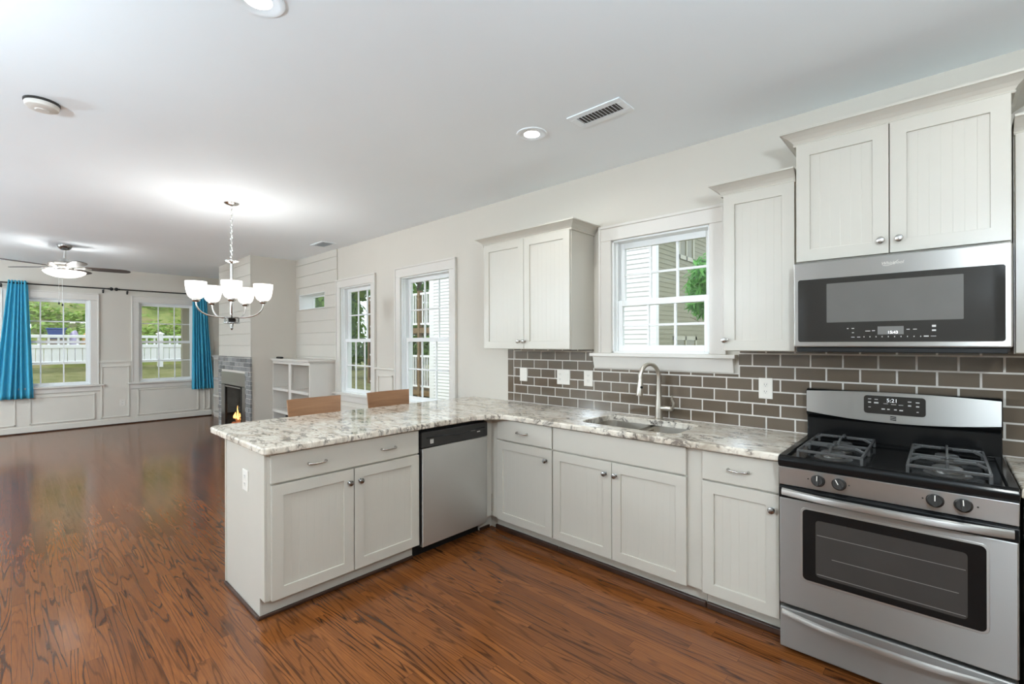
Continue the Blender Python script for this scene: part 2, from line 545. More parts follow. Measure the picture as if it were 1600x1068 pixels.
def arc_pts(c, r, a0, a1, n, plane='xz'):
    out = []
    for i in range(n + 1):
        t = a0 + (a1 - a0) * i / n
        if plane == 'xz':
            out.append(Vector((c[0] + r * math.cos(t), c[1], c[2] + r * math.sin(t))))
        elif plane == 'yz':
            out.append(Vector((c[0], c[1] + r * math.cos(t), c[2] + r * math.sin(t))))
        else:
            out.append(Vector((c[0] + r * math.cos(t), c[1] + r * math.sin(t), c[2])))
    return out

def rrect(x0, x1, y0, y1, r, n=5):
    pts = []
    for cx, cy, a in ((x1 - r, y0 + r, -PI / 2), (x1 - r, y1 - r, 0), (x0 + r, y1 - r, PI / 2), (x0 + r, y0 + r, PI)):
        for i in range(n + 1):
            t = a + PI / 2 * i / n
            pts.append((cx + r * math.cos(t), cy + r * math.sin(t)))
    return pts

BASE = {}

def obj(name, bm, mat, parent=None, bev=0.0, smooth=False, seg=2, loc=None, kind=None):
    """link a bmesh as ONE mesh object; vertices are given in world space and moved to the parent's base"""
    bmesh.ops.recalc_face_normals(bm, faces=bm.faces)
    me = bpy.data.meshes.new(name)
    base = Vector(loc) if loc is not None else (BASE.get(parent.name, Vector()) if parent else Vector())
    if base.length:
        bmesh.ops.translate(bm, verts=bm.verts, vec=-base)
    bm.to_mesh(me)
    bm.free()
    o = bpy.data.objects.new(name, me)
    COL.objects.link(o)
    if isinstance(mat, (list, tuple)):
        for mm in mat:
            me.materials.append(mm)
    else:
        me.materials.append(mat)
    if parent:
        o.parent = parent
        BASE[o.name] = base
    elif loc is not None:
        o.location = base
        BASE[o.name] = base
    else:
        BASE[o.name] = Vector()
    if smooth:
        for p in me.polygons:
            p.use_smooth = True
        md = o.modifiers.new('edge', 'EDGE_SPLIT')
        md.split_angle = math.radians(38)
    if bev:
        md = o.modifiers.new('bevel', 'BEVEL')
        md.width = bev
        md.segments = seg
        md.limit_method = 'ANGLE'
        md.angle_limit = math.radians(35)
    if kind:
        o['kind'] = kind
    return o

def tag(o, label, cat, group=None):
    o['label'] = label
    o['category'] = cat
    if group:
        o['group'] = group
    return o

def thing(name, label, cat, loc=(0, 0, 0), group=None):
    o = bpy.data.objects.new(name, None)
    o.empty_display_size = 0.1
    COL.objects.link(o)
    o.location = loc
    BASE[o.name] = Vector(loc)
    return tag(o, label, cat, group)

def struct(name, loc=(0, 0, 0)):
    o = bpy.data.objects.new(name, None)
    COL.objects.link(o)
    o.location = loc
    BASE[o.name] = Vector(loc)
    o['kind'] = 'structure'
    return o

def text(name, s, size, mat, parent, loc, rot, extrude=0.0004, align='CENTER', shear=0.0):
    cu = bpy.data.curves.new(name, 'FONT')
    cu.body = s
    cu.size = size
    cu.align_x = align
    cu.align_y = 'CENTER'
    cu.extrude = extrude
    cu.shear = shear
    cu.materials.append(mat)
    co = bpy.data.objects.new(name, cu)
    COL.objects.link(co)
    me = bpy.data.meshes.new_from_object(co.evaluated_get(bpy.context.evaluated_depsgraph_get()))
    bpy.data.objects.remove(co)
    bpy.data.curves.remove(cu)
    o = bpy.data.objects.new(name, me)
    COL.objects.link(o)
    o.parent = parent
    o.location = Vector(loc) - BASE.get(parent.name, Vector())
    o.rotation_euler = rot
    return o

def dup(root, loc, label=None, group=None):
    r = root.copy()
    COL.objects.link(r)
    r.location = loc
    BASE[r.name] = Vector(loc)
    if label:
        r['label'] = label
    if group:
        r['group'] = group
    for ch in list(root.children):
        c = ch.copy()
        COL.objects.link(c)
        c.parent = r
        for g in list(ch.children):
            d = g.copy()
            COL.objects.link(d)
            d.parent = c
    return r

def lamp(name, kind, loc, energy, parent, color=(0.96, 1.0, 0.98), size=0.05, spread=None):
    l = bpy.data.lights.new(name, kind)
    l.energy = energy
    l.color = color
    if kind == 'AREA':
        l.shape = 'DISK'
        l.size = size
        if spread:
            l.spread = spread
    else:
        l.shadow_soft_size = size
    o = bpy.data.objects.new(name, l)
    COL.objects.link(o)
    o.parent = parent
    o.location = Vector(loc) - BASE.get(parent.name, Vector())
    return o

# ------------------------------------------------------------------ room shell
ZC = 2.774                     # ceiling height
XB, XF, YL = -8.32, 4.4, -6.4  # far wall, wall behind the camera, long wall opposite the kitchen
T = 0.15                       # wall thickness

def map_r(u, d, z):            # kitchen wall: y = 0, outside is +y
    return (u, d, z)

def map_b(u, d, z):            # far wall: x = XB, outside is -x
    return (XB - d, u, z)

def mbox(bm, mp, u0, u1, d0, d1, z0, z1):
    a = mp(u0, d0, z0)
    b = mp(u1, d1, z1)
    add_box(bm, min(a[0], b[0]), max(a[0], b[0]), min(a[1], b[1]), max(a[1], b[1]), z0, z1)

def wall_holes(bm, mp, u0, u1, z0, z1, d0, d1, holes):
    us = sorted({u0, u1} | {h[0] for h in holes} | {h[1] for h in holes})
    zs = sorted({z0, z1} | {h[2] for h in holes} | {h[3] for h in holes})
    us = [u for u in us if u0 <= u <= u1]
    zs = [z for z in zs if z0 <= z <= z1]
    for i in range(len(us) - 1):
        run = None
        for j in range(len(zs) - 1):
            uc, zc = (us[i] + us[i + 1]) / 2, (zs[j] + zs[j + 1]) / 2
            inside = any(h[0] < uc < h[1] and h[2] < zc < h[3] for h in holes)
            if not inside:
                if run is None:
                    run = zs[j]
            if (inside or j == len(zs) - 2) and run is not None:
                mbox(bm, mp, us[i], us[i + 1], d0, d1, run, zs[j] if inside else zs[j + 1])
                run = None

KW = (0.70, 1.435, 1.365, 2.222)       # kitchen window opening
W3 = (-2.125, -1.228, 0.765, 2.215)
W2 = (-3.595, -2.785, 0.765, 2.215)
TR = (-4.935, -4.058, 1.972, 2.205)    # transom
W5 = (-1.525, -0.655, 0.74, 2.21)
W4 = (-3.13, -2.185, 0.74, 2.21)

bm = new_bm()
wall_holes(bm, map_r, XB, XF, 0, ZC, 0.0, T, [KW, W3, W2, TR])
obj('wall_right', bm, M['wall'], kind='structure')
bm = new_bm()
wall_holes(bm, map_b, YL, 0.0, 0, ZC, 0.0, T, [W5, W4])
obj('wall_back', bm, M['wall'], kind='structure')
obj('wall_left', bx(XB - T, XF + T, YL - T, YL, 0, ZC), M['wall'], kind='structure')
obj('wall_front', bx(XF, XF + T, YL, T, 0, ZC), M['wall'], kind='structure')
obj('floor', bx(XB - T, XF + T, YL - T, T, -0.06, 0.0), M['floor'], kind='structure')
obj('ceiling', bx(XB - T, XF + T, YL - T, T, ZC, ZC + 0.1), M['ceil'], kind='structure')
# roof above the ceiling so that the outer faces are closed
bm = new_bm()
add_prism(bm, [(XB - 0.4, YL - 0.5, ZC + 0.1), (XB - 0.4, 0.5, ZC + 0.1), (XB - 0.4, -2.3, ZC + 0.7)], (XF - XB + 0.9, 0, 0))
obj('roof', bm, M['wallout'], kind='structure')

# chimney breast beside the alcoves
CBX0, CBX1, CBY = -6.61, -5.06, -0.67
bm = new_bm()
add_box(bm, CBX0, CBX1, CBY, 0.0, 1.237, ZC)
add_box(bm, CBX0, -6.25, CBY, 0.0, 0.0, 1.237)
add_box(bm, -5.40, CBX1, CBY, 0.0, 0.0, 1.237)
add_box(bm, -6.25, -5.40, CBY, 0.0, 0.79, 1.237)
add_box(bm, -6.25, -5.40, -0.12, 0.0, 0.0, 0.79)
obj('wall_chimney', bm, M['wall'], kind='structure')

# shiplap boards: chimney face above the brick, and the alcove wall round the transom
bm = new_bm()
z = 1.237
while z < ZC - 0.01:
    z1 = min(z + 0.178, ZC)
    add_box(bm, CBX0, CBX1, CBY - 0.016, CBY, z + 0.0035, z1)
    z = z1
obj('wall_shiplap_chimney', bm, M['ship'], kind='structure', bev=0.002)
bm = new_bm()
z = 0.0
while z < ZC - 0.01:
    z1 = min(z + 0.178, ZC)
    holes = [TR] + [(W2[0] - 0.105, W2[1], 0.60, 2.325)]
    wall_holes(bm, map_r, CBX1, -3.685, z + 0.0035, z1, -0.016, 0.0, [(h[0], h[1], max(z + 0.0035, min(h[2], z1)), max(z + 0.0035, min(h[3], z1))) for h in holes if h[3] > z and h[2] < z1])
    z = z1
obj('wall_shiplap_alcove', bm, M['ship'], kind='structure', bev=0.002)

# ------------------------------------------------------------------ windows
def sash(mp, ua, ub, za, zb, d0, cols, parent, stile=0.045, muntin=0.018, rows=2):
    bm = new_bm()
    d1 = d0 + 0.034
    mbox(bm, mp, ua, ua + stile, d0, d1, za, zb)
    mbox(bm, mp, ub - stile, ub, d0, d1, za, zb)
    mbox(bm, mp, ua + stile, ub - stile, d0, d1, za, za + stile)
    mbox(bm, mp, ua + stile, ub - stile, d0, d1, zb - stile, zb)
    gw, gh = ub - ua - 2 * stile, zb - za - 2 * stile
    for k in range(1, cols):
        u = ua + stile + gw * k / cols
        mbox(bm, mp, u - muntin / 2, u + muntin / 2, d0 + 0.008, d1 - 0.008, za + stile, zb - stile)
    for k in range(1, rows):
        zz = za + stile + gh * k / rows
        mbox(bm, mp, ua + stile, ub - stile, d0 + 0.010, d1 - 0.010, zz - muntin / 2, zz + muntin / 2)
    s = obj('sash', bm, M['vinyl'], parent, bev=0.003)
    bm = new_bm()
    mbox(bm, mp, ua + stile - 0.004, ub - stile + 0.004, d0 + 0.015, d0 + 0.019, za + stile - 0.004, zb - stile + 0.004)
    obj('pane', bm, M['glass'], s)

def casing(mp, u0, u1, z0, z1, w, parent, side_l=True, side_r=True, th=0.022):
    bm = new_bm()
    if side_l:
        mbox(bm, mp, u0 - w, u0, -th, 0, z0, z1)
    if side_r:
        mbox(bm, mp, u1, u1 + w, -th, 0, z0, z1)
    mbox(bm, mp, u0 - w, u1 + w, -th, 0, z1, z1 + w + 0.008)
    # thin backband round the outside and a bead round the opening
    mbox(bm, mp, u0 - w - 0.012, u0 - w + 0.010, -th - 0.010, 0, z0, z1 + w + 0.012)
    mbox(bm, mp, u1 + w - 0.010, u1 + w + 0.012, -th - 0.010, 0, z0, z1 + w + 0.012)
    mbox(bm, mp, u0 - w - 0.012, u1 + w + 0.012, -th - 0.010, 0, z1 + w, z1 + w + 0.020)
    obj('window_casing', bm, M['trim'], parent, bev=0.004)

def window(n, mp, ho, zmeet, cas=0.097, cols=3, sill=True, apron=0.085, tapered=False, twin=None, horns=0.075):
    u0, u1, z0, z1 = ho
    loc = mp((u0 + u1) / 2, 0, z0)
    w = struct('window_%d' % n, loc)
    sets = [ho] + ([twin] if twin else [])
    lo, hi = min(h[0] for h in sets), max(h[1] for h in sets)
    casing(mp, lo, hi, z0, z1, cas, w)
    bm = new_bm()
    if twin:
        mbox(bm, mp, min(sets[0][1], sets[1][1]), max(sets[0][0], sets[1][0]), -0.022, 0.0, z0, z1)
    for h in sets:      # jamb liner
        mbox(bm, mp, h[0], h[0] + 0.014, 0.0, T, z0, z1)
        mbox(bm, mp, h[1] - 0.014, h[1], 0.0, T, z0, z1)
        mbox(bm, mp, h[0], h[1], 0.0, T, z1 - 0.014, z1)
        mbox(bm, mp, h[0], h[1], 0.0, T, z0, z0 + 0.014)
        mbox(bm, mp, h[0] + 0.014, h[0] + 0.026, 0.035, 0.047, z0, z1)
        mbox(bm, mp, h[1] - 0.026, h[1] - 0.014, 0.035, 0.047, z0, z1)
    obj('jamb', bm, M['vinyl'], w, bev=0.002)
    for h in sets:
        ua, ub = h[0] + 0.014, h[1] - 0.014
        sash(mp, ua, ub, zmeet - 0.02, z1 - 0.014, 0.088, cols, w)
        sash(mp, ua, ub, z0 + 0.014, zmeet + 0.024, 0.049, cols, w)
    bm = new_bm()
    mbox(bm, mp, lo - cas - horns, hi + cas + horns, -0.062, 0.0, z0 - 0.026, z0)
    mbox(bm, mp, lo, hi, 0.0, 0.05, z0 - 0.026, z0 + 0.004)
    obj('window_sill', bm, M['trim'], w, bev=0.004)
    bm = new_bm()
    a, b = lo - cas - horns * 0.75, hi + cas + horns * 0.75
    za, zb = z0 - 0.026 - apron, z0 - 0.026
    tp = 0.0 if not tapered else 0.045
    P = [mp(a, -0.018, zb), mp(b, -0.018, zb), mp(b, -0.018 + tp * 0.2, za), mp(a, -0.018 + tp * 0.2, za)]
    add_prism(bm, [mp(a, -0.001, zb), mp(a, -0.045 if tapered else -0.02, zb), mp(a, -0.02, za), mp(a, -0.001, za)], Vector(mp(b, 0, 0)) - Vector(mp(a, 0, 0)))
    obj('window_apron', bm, M['trim'], w, bev=0.003)
    return w

window(1, map_r, KW, 1.742, cas=0.095, apron=0.092, tapered=True)
window(2, map_r, W2, 1.482, horns=0.06)
window(3, map_r, W3, 1.482, horns=0.06)
window(4, map_b, W4, 1.48)
window(5, map_b, W5, 1.48)
# transom in the shiplap
w6 = struct('window_6', ((TR[0] + TR[1]) / 2, 0, TR[2]))
bm = new_bm()
DT = 0.235
for a in ((TR[0] - 0.012, TR[0], TR[2] - 0.012, TR[3] + 0.012), (TR[1], TR[1] + 0.012, TR[2] - 0.012, TR[3] + 0.012), (TR[0], TR[1], TR[2] - 0.012, TR[2]), (TR[0], TR[1], TR[3], TR[3] + 0.012)):
    mbox(bm, map_r, a[0], a[1], T - 0.001, DT, a[2], a[3])
for a in ((TR[0], TR[0] + 0.008, TR[2], TR[3]), (TR[1] - 0.008, TR[1], TR[2], TR[3]), (TR[0], TR[1], TR[2], TR[2] + 0.008), (TR[0], TR[1], TR[3] - 0.008, TR[3])):
    mbox(bm, map_r, a[0], a[1], -0.018, DT, a[2], a[3])
obj('jamb', bm, M['vinyl'], w6)
sash(map_r, TR[0] + 0.008, TR[1] - 0.008, TR[2] + 0.008, TR[3] - 0.008, 0.196, 2, w6, stile=0.016, rows=1)

# ------------------------------------------------------------------ wainscot, baseboards, shoe
def frame_panel(bm, mp, u0, u1, z0, z1, w=0.022, d=0.014):
    mbox(bm, mp, u0, u1, -d, 0, z1 - w, z1)
    mbox(bm, mp, u0, u1, -d, 0, z0, z0 + w)
    mbox(bm, mp, u0, u0 + w, -d, 0, z0, z1)
    mbox(bm, mp, u1 - w, u1, -d, 0, z0, z1)

bm = new_bm()
wall_holes(bm, map_b, YL, -0.38, 0.0, 1.145, -0.012, 0.0, [(W4[0] - 0.115, W4[1] + 0.115, 0.62, 2.4), (W5[0] - 0.115, W5[1] + 0.115, 0.62, 2.4)])
mbox(bm, map_b, W4[1] + 0.109, W5[0] - 0.109, -0.034, 0, 1.118, 1.150)
mbox(bm, map_b, W5[1] + 0.109, -0.02, -0.034, 0, 1.118, 1.150)
obj('wall_wainscot_back', bm, M['wains'], kind='structure')
bm = new_bm()
for u0, u1, z0, z1 in ((-4.6, -3.08, 0.135, 0.60), (-2.93, -2.13, 0.135, 0.585), (-2.055, -1.66, 0.135, 1.055), (-1.545, -0.585, 0.135, 0.615), (-0.50, -0.39, 0.135, 1.055)):
    frame_panel(bm, lambda u, d, z: map_b(u, d - 0.012, z), u0, u1, z0, z1)
obj('trim_1', bm, M['wains'], kind='structure', bev=0.004)
obj('baseboard_back', bx(XB, XB + 0.022, YL, -0.37, 0.0, 0.105), M['wains'], kind='structure', bev=0.004)
obj('trim_2', bx(XB + 0.02, XB + 0.040, YL, -0.37, 0.0, 0.020), M['shoe'], kind='structure', bev=0.006)
# kitchen-side wall between the two tall windows
bm = new_bm()
ua, ub = W2[1] + 0.11, W3[0] - 0.11
mbox(bm, map_r, ua, ub, -0.010, 0, 0.0, 1.15)
mbox(bm, map_r, ua, ub, -0.034, 0, 1.118, 1.150)
frame_panel(bm, lambda u, d, z: map_r(u, d - 0.010, z), ua + 0.05, ub - 0.05, 0.135, 1.055)
obj('trim_3', bm, M['wains'], kind='structure', bev=0.004)
bm = new_bm()
mbox(bm, map_r, W2[0] - 0.11, ua, -0.010, 0, 0.0, 0.64)
mbox(bm, map_r, ub, -0.92, -0.010, 0, 0.0, 0.64)
frame_panel(bm, lambda u, d, z: map_r(u, d - 0.010, z), W2[0] - 0.04, W2[1] + 0.04, 0.135, 0.60)
frame_panel(bm, lambda u, d, z: map_r(u, d - 0.010, z), W3[0] - 0.04, W3[1] + 0.04, 0.135, 0.60)
obj('trim_4', bm, M['wains'], kind='structure', bev=0.004)
obj('baseboard_right', bx(-3.7, -0.92, -0.022, 0, 0, 0.105), M['wains'], kind='structure', bev=0.004)
obj('baseboard_left', bx(XB, XF, YL, YL + 0.02, 0, 0.105), M['wains'], kind='structure', bev=0.004)

# a panelled door on the long wall opposite the kitchen
d1 = struct('door_1', (0.6, YL, 0))
bm = new_bm()
add_box(bm, 0.15, 1.05, YL, YL + 0.04, 0.0, 2.05)
obj('door_leaf', bm, M['trim'], d1, bev=0.003)
bm = new_bm()
for zz in ((0.15, 0.95), (1.1, 1.9)):
    for xx in ((0.25, 0.55), (0.65, 0.95)):
        frame_panel(bm, lambda u, d, z: (u, YL + 0.04 - d, z), xx[0], xx[1], zz[0], zz[1], 0.02, 0.012)
add_box(bm, 0.05, 0.15, YL, YL + 0.05, 0, 2.15)
add_box(bm, 1.05, 1.15, YL, YL + 0.05, 0, 2.15)
add_box(bm, 0.05, 1.15, YL, YL + 0.05, 2.05, 2.15)
obj('door_trim', bm, M['trim'], d1, bev=0.003)

# ------------------------------------------------------------------ kitchen cabinets
def door_bm(fm, u0, u1, z0, z1, n0, th=0.020, st=0.060, rec=0.009, bead=0.040):
    """shaker door: a mitred ring, a recessed panel with V grooves.  fm(u, n, z) -> world"""
    bm = new_bm()
    a, b, c, d = u0 + st, u1 - st, z0 + st, z1 - st
    f, p = n0 + th, n0 + th - rec
    O = [bm.verts.new(fm(u, f, z)) for u, z in ((u0, z0), (u1, z0), (u1, z1), (u0, z1))]
    B = [bm.verts.new(fm(u, n0, z)) for u, z in ((u0, z0), (u1, z0), (u1, z1), (u0, z1))]
    I = [bm.verts.new(fm(u, f, z)) for u, z in ((a, c), (b, c), (b, d), (a, d))]
    J = [bm.verts.new(fm(u, p, z)) for u, z in ((a, c), (b, c), (b, d), (a, d))]
    for k in range(4):
        q = (k + 1) % 4
        bm.faces.new((O[k], O[q], I[q], I[k]))
        bm.faces.new((I[k], I[q], J[q], J[k]))
        bm.faces.new((O[q], O[k], B[k], B[q]))
    bm.faces.new(B[::-1])
    # grooved panel
    nb = max(2, round((b - a) / bead))
    w = (b - a) / nb
    us = []
    g = 0.0018
    for k in range(nb):
        us += [(a + k * w + (g if k else 0), p), (a + (k + 1) * w - (g if k < nb - 1 else 0), p)]
        if k < nb - 1:
            us.append((a + (k + 1) * w, p - 0.0009))
    lo = [bm.verts.new(fm(u, n, c)) for u, n in us]
    hi = [bm.verts.new(fm(u, n, d)) for u, n in us]
    for k in range(len(us) - 1):
        bm.faces.new((lo[k], lo[k + 1], hi[k + 1], hi[k]))
    return bm

def knob(fm, u, z, n, parent, mat='nickel_d'):
    prof = [(0.0115, 0.0), (0.0115, 0.0015), (0.0065, 0.004), (0.0055, 0.012), (0.0085, 0.016), (0.0150, 0.0195), (0.0162, 0.0235), (0.0140, 0.0275), (0.0075, 0.0300), (0.0, 0.0305)]
    bm = new_bm()
    add_lathe(bm, prof, (0, 0, 0), 20)
    ax = Vector(fm(0, 1, 0)) - Vector(fm(0, 0, 0))
    q = Vector((0, 0, 1)).rotation_difference(ax)
    bmesh.ops.rotate(bm, verts=bm.verts, cent=(0, 0, 0), matrix=q.to_matrix())
    bmesh.ops.translate(bm, verts=bm.verts, vec=fm(u, n, z))
    return obj('knob', bm, M[mat], parent, smooth=True)

def pull(fm, u, z, n, parent):
    bm = new_bm()
    h = 0.048
    pts = [fm(u - h, n, z), fm(u - h, n + 0.014, z), fm(u - h + 0.008, n + 0.023, z), fm(u - h * 0.5, n + 0.027, z - 0.001), fm(u, n + 0.028, z - 0.002), fm(u + h * 0.5, n + 0.027, z - 0.001), fm(u + h - 0.008, n + 0.023, z), fm(u + h, n + 0.014, z), fm(u + h, n, z)]
    add_tube(bm, pts, 0.0045, 10, True, [0.0075, 0.006, 0.0055, 0.0045, 0.0045, 0.0045, 0.0055, 0.006, 0.0075])
    return obj('handle', bm, M['nickel'], parent, smooth=True)

def slab(fm, u0, u1, z0, z1, n0, th=0.02):
    bm = new_bm()
    P = [fm(u, n, z) for n in (n0, n0 + th) for u, z in ((u0, z0), (u1, z0), (u1, z1), (u0, z1))]
    vs = [bm.verts.new(p) for p in P]
    for f in ((0, 1, 2, 3), (4, 5, 6, 7), (0, 1, 5, 4), (1, 2, 6, 5), (2, 3, 7, 6), (3, 0, 4, 7)):
        bm.faces.new([vs[i] for i in f])
    return bm

def f_r(y0):                    # faces the room from the kitchen wall (towards -y)
    return lambda u, n, z: (u, y0 - n, z)

def f_p(x0):                    # faces +x (peninsula)
    return lambda u, n, z: (x0 + n, u, z)

# --- peninsula cabinet
pen = thing('base_cabinet', 'white peninsula base cabinet with one wide drawer over two doors, closing the counter end', 'cabinet', (-0.3, -1.77, 0))
bm = new_bm()
YE0, YE1 = -2.240, -1.300
add_box(bm, -0.605, 0.0, YE0, YE1, 0.112, 0.876)
add_box(bm, -0.605, -0.066, YE0, YE1, 0.0, 0.112)
obj('body', bm, M['cab'], pen, bev=0.0015)
bm = new_bm()
add_prism(bm, [(0.0, YE0 - 0.012, 0.112), (0.0, YE0 - 0.012, 0.876), (-0.61, YE0 - 0.012, 0.876), (-0.61, YE0 - 0.012, 0.0), (-0.066, YE0 - 0.012, 0.0), (-0.066, YE0 - 0.012, 0.112)], (0, 0.012, 0))
obj('end_panel', bm, M['cab'], pen, bev=0.0015)
obj('back_panel', bx(-0.622, -0.605, YE0 - 0.018, -0.62, 0, 0.876), M['cab'], pen, bev=0.002)
bm = new_bm()
add_box(bm, -0.62, -0.066, YE0 - 0.026, YE0 - 0.012, 0, 0.020)
add_box(bm, -0.066, -0.052, YE0 - 0.026, YE1, 0, 0.020)
obj('shoe_molding', bm, M['shoe'], pen, bev=0.005)
F = f_p(0.0)
d = obj('drawer', slab(F, -2.226, -1.306, 0.718, 0.868, 0.0), M['cab'], pen, bev=0.0025)
pull(F, -1.985, 0.790, 0.02, d)
pull(F, -1.535, 0.790, 0.02, d)
for a, b, k in ((-2.222, -1.767, -1.795), (-1.761, -1.304, -1.727)):
    d = obj('door', door_bm(F, a, b, 0.112, 0.708, 0.0), M['cab'], pen, bev=0.0015)
    knob(F, k, 0.632, 0.02, d)

# --- run under the kitchen window
def base_unit(name, label, x0, x1, parts, hollow=False):
    t = thing(name, label, 'cabinet', ((x0 + x1) / 2, -0.3, 0))
    bm = new_bm()
    if hollow:
        add_box(bm, x0, x1, -0.61, -0.575, 0.112, 0.874)
        add_box(bm, x0, x0 + 0.018, -0.575, -0.004, 0.112, 0.874)
        add_box(bm, x1 - 0.018, x1, -0.575, -0.004, 0.112, 0.874)
        add_box(bm, x0 + 0.018, x1 - 0.018, -0.575, -0.004, 0.112, 0.130)
    else:
        add_box(bm, x0, x1, -0.61, -0.004, 0.112, 0.874)
    add_box(bm, x0, x1, -0.552, -0.004, 0.0, 0.112)
    obj('body', bm, M['cab'], t, bev=0.001)
    obj('shoe_molding', bx(x0, x1, -0.572, -0.552, 0, 0.036), M['shoe'], t, bev=0.006)  # made taller than the molding, to cover the toe-kick shadow too
    F = f_r(-0.61)
    for p in parts:
        if p[0] == 'drawer':
            d = obj('drawer', slab(F, p[1], p[2], p[3], p[4], 0.0), M['cab'], t, bev=0.0025)
            if p[5]:
                pull(F, p[5], 0.792, 0.02, d)
        else:
            d = obj('door', door_bm(F, p[1], p[2], 0.112, 0.708, 0.0), M['cab'], t, bev=0.0015)
            knob(F, p[3], 0.633, 0.02, d)
    return t

base_unit('base_cabinet', 'narrow white base cabinet with drawer and single door, beside the dishwasher corner', 0.001, 0.604,
          [('drawer', 0.078, 0.600, 0.718, 0.868, 0.333), ('door', 0.076, 0.600, 0.552)])
base_unit('sink_cabinet', 'white sink base cabinet with blank false front over a pair of doors', 0.606, 1.612,
          [('drawer', 0.611, 1.527, 0.718, 0.868, None), ('door', 0.611, 1.0625, 1.020), ('door', 1.0665, 1.527, 1.092)], hollow=True)
base_unit('base_cabinet', 'white base cabinet with drawer and single door, between the sink cabinet and the cooker', 1.614, 1.984,
          [('drawer', 1.614, 1.980, 0.718, 0.868, 1.796), ('door', 1.614, 1.980, 1.950)])
base_unit('base_cabinet', 'white base cabinet on the far side of the cooker, only its edge in view', 2.775, 3.40,
          [('drawer', 2.79, 3.39, 0.718, 0.868, 3.09), ('door', 2.79, 3.39, 2.85)])
# corner filler that joins the two runs
t = thing('corner_filler', 'plain white corner post between dishwasher and window run', 'filler', (0.0, -0.63, 0))
bm = new_bm()
add_box(bm, -0.03, 0.0, -0.683, -0.612, 0.112, 0.874)
add_box(bm, -0.09, -0.066, -0.683, -0.552, 0.0, 0.112)
add_box(bm, -0.066, 0.0005, -0.552, -0.53, 0.0, 0.112)
obj('post', bm, M['cab'], t, bev=0.001)
obj('shoe_molding', bx(-0.066, -0.052, -0.683, -0.58, 0, 0.022), M['shoe'], t, bev=0.004)

# --- dishwasher
dw = thing('dishwasher', 'stainless dishwasher with black control strip, built into the peninsula', 'dishwasher', (-0.25, -0.99, 0))
Y0, Y1 = -1.284, -0.688
obj('tub', bx(-0.58, -0.004, Y0 - 0.012, Y1, 0.085, 0.868), M['blackm'], dw)
obj('door', bx(-0.004, 0.030, Y0, Y1, 0.090, 0.742), M['steel_y'], dw, bev=0.004)
bm = new_bm()
add_box(bm, -0.004, 0.034, Y0 - 0.006, Y1 + 0.002, 0.745, 0.852)
cp = obj('control_panel', bm, M['dark'], dw, bev=0.006)
# recessed grip under a raised lip, following a shallow wave
bm = new_bm()
pts = []
for k in range(25):
    yy = Y0 + 0.03 + (Y1 - Y0 - 0.06) * k / 24
    s = (k / 24 - 0.55) / 0.18
    pts.append((0.036, yy, 0.812 - 0.016 * math.exp(-s * s)))
add_tube(bm, pts, 0.003, 6)
obj('grip_lip', bm, M['black'], cp)
bm = new_bm()
add_box(bm, 0.0335, 0.0348, -1.222, -1.196, 0.770, 0.798)
obj('emblem_plate', bm, M['plate'], cp)
bm = new_bm()
for k in range(3):
    z = 0.7755 + k * 0.0085
    add_prism(bm, [(0.0348, -1.219, z), (0.0348, -1.200, z + 0.002), (0.0348, -1.200, z + 0.005), (0.0348, -1.219, z + 0.003)], (0.0006, 0, 0))
obj('emblem', bm, M['dark'], cp)
bm = new_bm()
add_box(bm, 0.0338, 0.0346, -0.90, -0.81, 0.8025, 0.8037)
obj('lettering', bm, M['print'], cp)
obj('display_window', bx(0.0338, 0.0346, -0.795, -0.765, 0.786, 0.793), M['print'], cp)
obj('kick_plate', bx(-0.095, -0.075, Y0 - 0.012, Y1, 0.0, 0.088), M['blackm'], dw)

# --- upper cabinets
def crown(x0, x1, yf, z0, parent, h=0.062, proj=0.064, left=True, right=True):
    prof = [(0.000, -0.006), (0.010, -0.006), (0.013, 0.000), (0.010, 0.006), (0.012, 0.010), (0.018, 0.020), (0.032, 0.034), (0.048, 0.045), (0.056, 0.050), (proj, 0.053), (proj, h), (0.0, h)]
    bm = new_bm()
    rows = []
    for o, z in prof:
        pts = [(x0 - (o if left else 0), -0.003), (x0 - (o if left else 0), yf - o), (x1 + (o if right else 0), yf - o), (x1 + (o if right else 0), -0.003)]
        if not left:
            pts = pts[1:]
        if not right:
            pts = pts[:-1]
        rows.append([bm.verts.new((p[0], p[1], z0 + z)) for p in pts])
    for i in range(len(rows)):
        a, b = rows[i], rows[(i + 1) % len(rows)]
        for k in range(len(a) - 1):
            bm.faces.new((a[k], a[k + 1], b[k + 1], b[k]))
    bm.faces.new([r[0] for r in rows])
    bm.faces.new([r[-1] for r in rows][::-1])
    # top board
    add_box(bm, x0, x1, yf, -0.003, z0 + h - 0.012, z0 + h - 0.002)
    return obj('crown_molding', bm, M['cab'], parent)

def upper(label, x0, x1, yf, z0, z1, doors, left=True, right=True):
    t = thing('wall_cabinet', label, 'cabinet', ((x0 + x1) / 2, 0, z0))
    obj('body', bx(x0, x1, yf, -0.003, z0, z1 + 0.03), M['cab'], t, bev=0.001)
    F = f_r(yf)
    for a, b, ku in doors:
        d = obj('door', door_bm(F, a, b, z0 + 0.004, z1 - 0.004, 0.0), M['cab'], t, bev=0.0015)
        if ku is not None:
            knob(F, ku, z0 + 0.064, 0.02, d, 'nickel')
    crown(x0, x1, yf - 0.004, z1, t, left=left, right=right)
    return t

